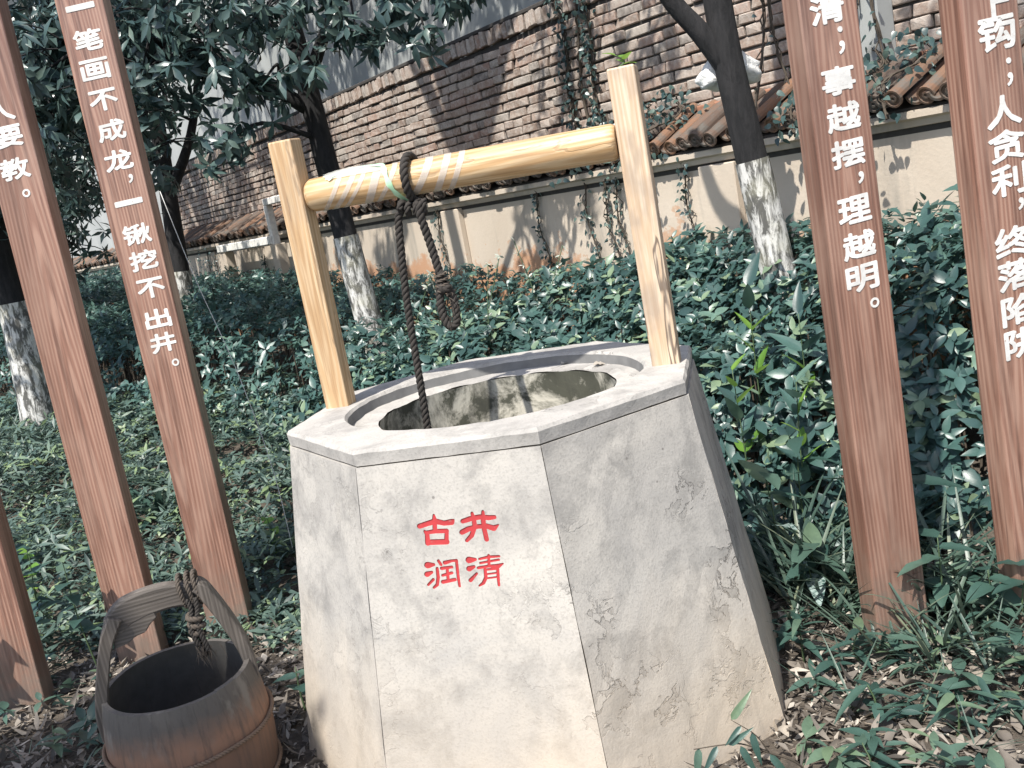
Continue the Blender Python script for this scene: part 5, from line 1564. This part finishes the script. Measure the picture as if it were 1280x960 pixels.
for i, (s, z0, z1, n) in enumerate(((5.55, 1.47, 0.75, 70), (5.02, 1.46, 0.75, 60), (4.82, 1.46, 0.7, 75), (4.72, 1.46, 0.72, 60), (4.12, 1.46, 0.8, 60), (6.9, 1.46, 0.8, 40), (8.5, 1.46, 0.8, 50), (12.6, 1.46, 0.7, 160), (12.9, 1.46, 0.7, 180), (10.9, 1.30, 0.7, 70))):
    VL = {4.12: 'thin leafy vine hanging on the low wall right beside the forked tree', 10.9: 'small leafy vine on the wall bay framed by the white rail', 12.6: 'bushy ivy mass covering the low wall past the white rail', 12.9: 'bushy ivy mass covering the low wall past the white rail', 5.55: 'single thin vine hanging alone on the low wall under the roller', 8.5: 'short vine on the low wall behind the dark trunked tree'}.get(s, 'one of the leafy vines hanging together on the low wall near the cracked post')
    vine(VL, [wp(s, 3.975, z0), wp(s + 0.03, 3.972, (2 * z0 + z1) / 3), wp(s - 0.02, 3.975, (z0 + 2 * z1) / 3), wp(s + 0.01, 3.97, z1)], 0.005, n, 0.032, 'vines hanging on the low wall', seed=200 + i, spread=0.02 if n < 100 else 0.12)
VB = 'dark ivy stem clinging to the brick wall above the roller'
for i, (s, ln) in enumerate(((5.50, 150), (5.24, 170), (5.36, 10))):
    vine(VB, [wp(s, 4.37, 1.75), wp(s + 0.03, 4.37, 2.05), wp(s - 0.02, 4.37, 2.4), wp(s - 0.08 if i == 2 else s + 0.02, 4.365, 2.72)], 0.010, ln, 0.04, 'ivy stems on the brick wall', seed=230 + i, spread=0.03)
VC = 'tangle of bare brown vine stems beside the cement pillar'
for i, (ds, w) in enumerate(((0.10, 4.22), (-0.1, 4.2), (0.13, 3.93), (-0.02, 3.9), (0.55, 3.93), (0.5, 4.25))):
    s = 3.1 + ds
    vine(VC, [wp(s, w, 0.8), wp(s + 0.05 * math.sin(i * 3), w - 0.01, 1.2), wp(s - 0.05, w, 1.6 if w > 4 else 1.48), wp(s + 0.04, max(w, 4.24), 2.05), wp(s + 0.02, 4.24, 2.5)], 0.008, 26, 0.03, 'bare vines by the pillar', seed=250 + i)
VT = 'leafy creeper sprawling over the brown roof tiles'
for i, (s, n) in enumerate(((4.35, 120), (4.6, 110), (3.25, 110), (2.75, 90), (3.0, 90), (5.0, 90))):
    vine(VT, [wp(s, 3.86, 1.50), wp(s + 0.06, 3.95, 1.66), wp(s - 0.05, 4.15, 1.74), wp(s + 0.1, 4.3, 1.86)], 0.006, n, 0.045, 'creepers over the tiles', seed=270 + i, spread=0.07)
# pale flowering twigs rising out of the shrubs before the low wall
TW = 'pale thin twig rising from the shrubs in front of the low wall'
for i, (x, y) in enumerate(((-0.35, 6.0), (-0.15, 6.1), (0.12, 6.0), (-0.55, 5.9), (0.30, 5.9), (-0.02, 5.8))):
    zt_ = gz(x, y)
    rr = random.Random(i)
    P = catmull([(0, 0, 0), (rr.gauss(0, .05), 0, 0.45), (rr.gauss(0.1, .08), rr.gauss(0, .05), 0.78 + rr.uniform(0, .15))], 6)
    E = empty('pale_twig', (x, y, zt_), 0, TW, 'twig', 'pale twigs before the wall')
    ac = Acc(); ac.tube(P, 0.003, n=5); obj('stem', ac.mesh('stem', MAT['gstem']), E)
    pos = np.array([tuple(P[rr.randrange(5, len(P))]) for _ in range(26)]); d = RNG.normal(0, 1, (26, 3)); nr = RNG.normal(0, 0.5, (26, 3)) + [0, -0.4, 0.8]
    obj('leaves', leaves_mesh('leaves', MAT['leaf_pale'], pos, d, nr, 0.035, 0.014, 0.1, 0.2, 'lance', 1), E)

# ------------------------------------------------------------------ plastic bag snagged on the forked tree
def build_bag():
    bt = NT('white_plastic_bag'); n_ = bt.noise(bt.coord(), 18, 5, 0.65, 0.6); bt.col(bt.mix(n_, (0.62, 0.62, 0.60), (0.80, 0.80, 0.78))); bt.rough(0.4); bt.bump(n_, 0.9, 0.02)
    bm = bmesh.new(); bmesh.ops.create_icosphere(bm, subdivisions=4, radius=1)
    for v in bm.verts:
        p = v.co.copy()
        k = 1 + 0.07 * math.sin(5 * p.x + 3 * p.z) + 0.05 * math.sin(9 * p.z + 4 * p.y) + 0.03 * math.sin(17 * p.x - 11 * p.y)
        v.co = Vector((p.x * 0.155 * k, p.y * 0.075 * k, (p.z * 0.085 - 0.02 * p.x * p.x) * k + 0.008 * math.sin(7 * p.x)))
    o = obj('plastic_bag', bm_mesh('plastic_bag', bm, bt.m, True), None, (1.235, 4.70, 1.845), (0.1, -0.05, 0.2))
    tag(o, 'crumpled white plastic bag caught behind the forked tree trunk', 'bag')
build_bag()

# taut white string running down from the trees to the cover
ac = Acc(); ac.tube(catmull([(-1.30, 4.3, 1.75), (-1.24, 4.3, 1.36), (-1.16, 4.3, 0.95), (-1.105, 4.3, 0.48), (-1.10, 4.3, 0.0)], 6), 0.0016, n=5)
sm_ = ac.V; o = obj('white_string', ac.mesh('white_string', MAT['white_paint'])); tag(o, 'thin white string slanting down into the ground cover near the post', 'string')

# ------------------------------------------------------------------ single fallen leaves
DL = [fine_leaf('fallen_leaf', 0.085, 0.036, -0.25, 0.35, MAT['dry'], ripple=0.12, seed=1), fine_leaf('fallen_leaf', 0.10, 0.042, 0.2, 0.5, MAT['dry'], ripple=0.15, seed=3), fine_leaf('fallen_leaf', 0.07, 0.034, -0.4, 0.25, MAT['dry'], ripple=0.1, seed=6)]
rf = random.Random(77)
n = 0
while n < 110:
    x, y = rf.uniform(-2.2, 1.7), rf.uniform(1.75, 3.4)
    if math.hypot(x + 0.05, y - 2.85) < 0.82 or math.hypot(x + 1.046, y - 2.6) < 0.26: continue
    if not (x > 0.5 or x < -1.0 or y < 2.1): continue
    if y > 2.9 and 0.6 < x < 1.0: continue
    o = obj('fallen_leaf', rf.choice(DL), None, (x, y, gz(x, y) + rf.uniform(0.012, 0.028)), (rf.gauss(0, 0.35), rf.gauss(0, 0.3), rf.uniform(0, 6.28)))
    k = rf.uniform(0.7, 1.25); o.scale = (k, k, k)
    tag(o, 'curled dry leaf lying on the litter around the well', 'leaf', 'dry leaves on the ground'); n += 1
for i, (x, y, rz) in enumerate(((0.168, 3.20, 0.4), (0.26, 3.075, 0.1), (0.205, 3.20, 2.2))):
    o = obj('fallen_leaf', DL[i], None, (x, y, 0.918), (0.2, 0.1, rz)); o.scale = (0.6,) * 3
    tag(o, 'small dry leaf lying on the sunken ledge of the well mouth', 'leaf', 'dry leaves on the well ledge')
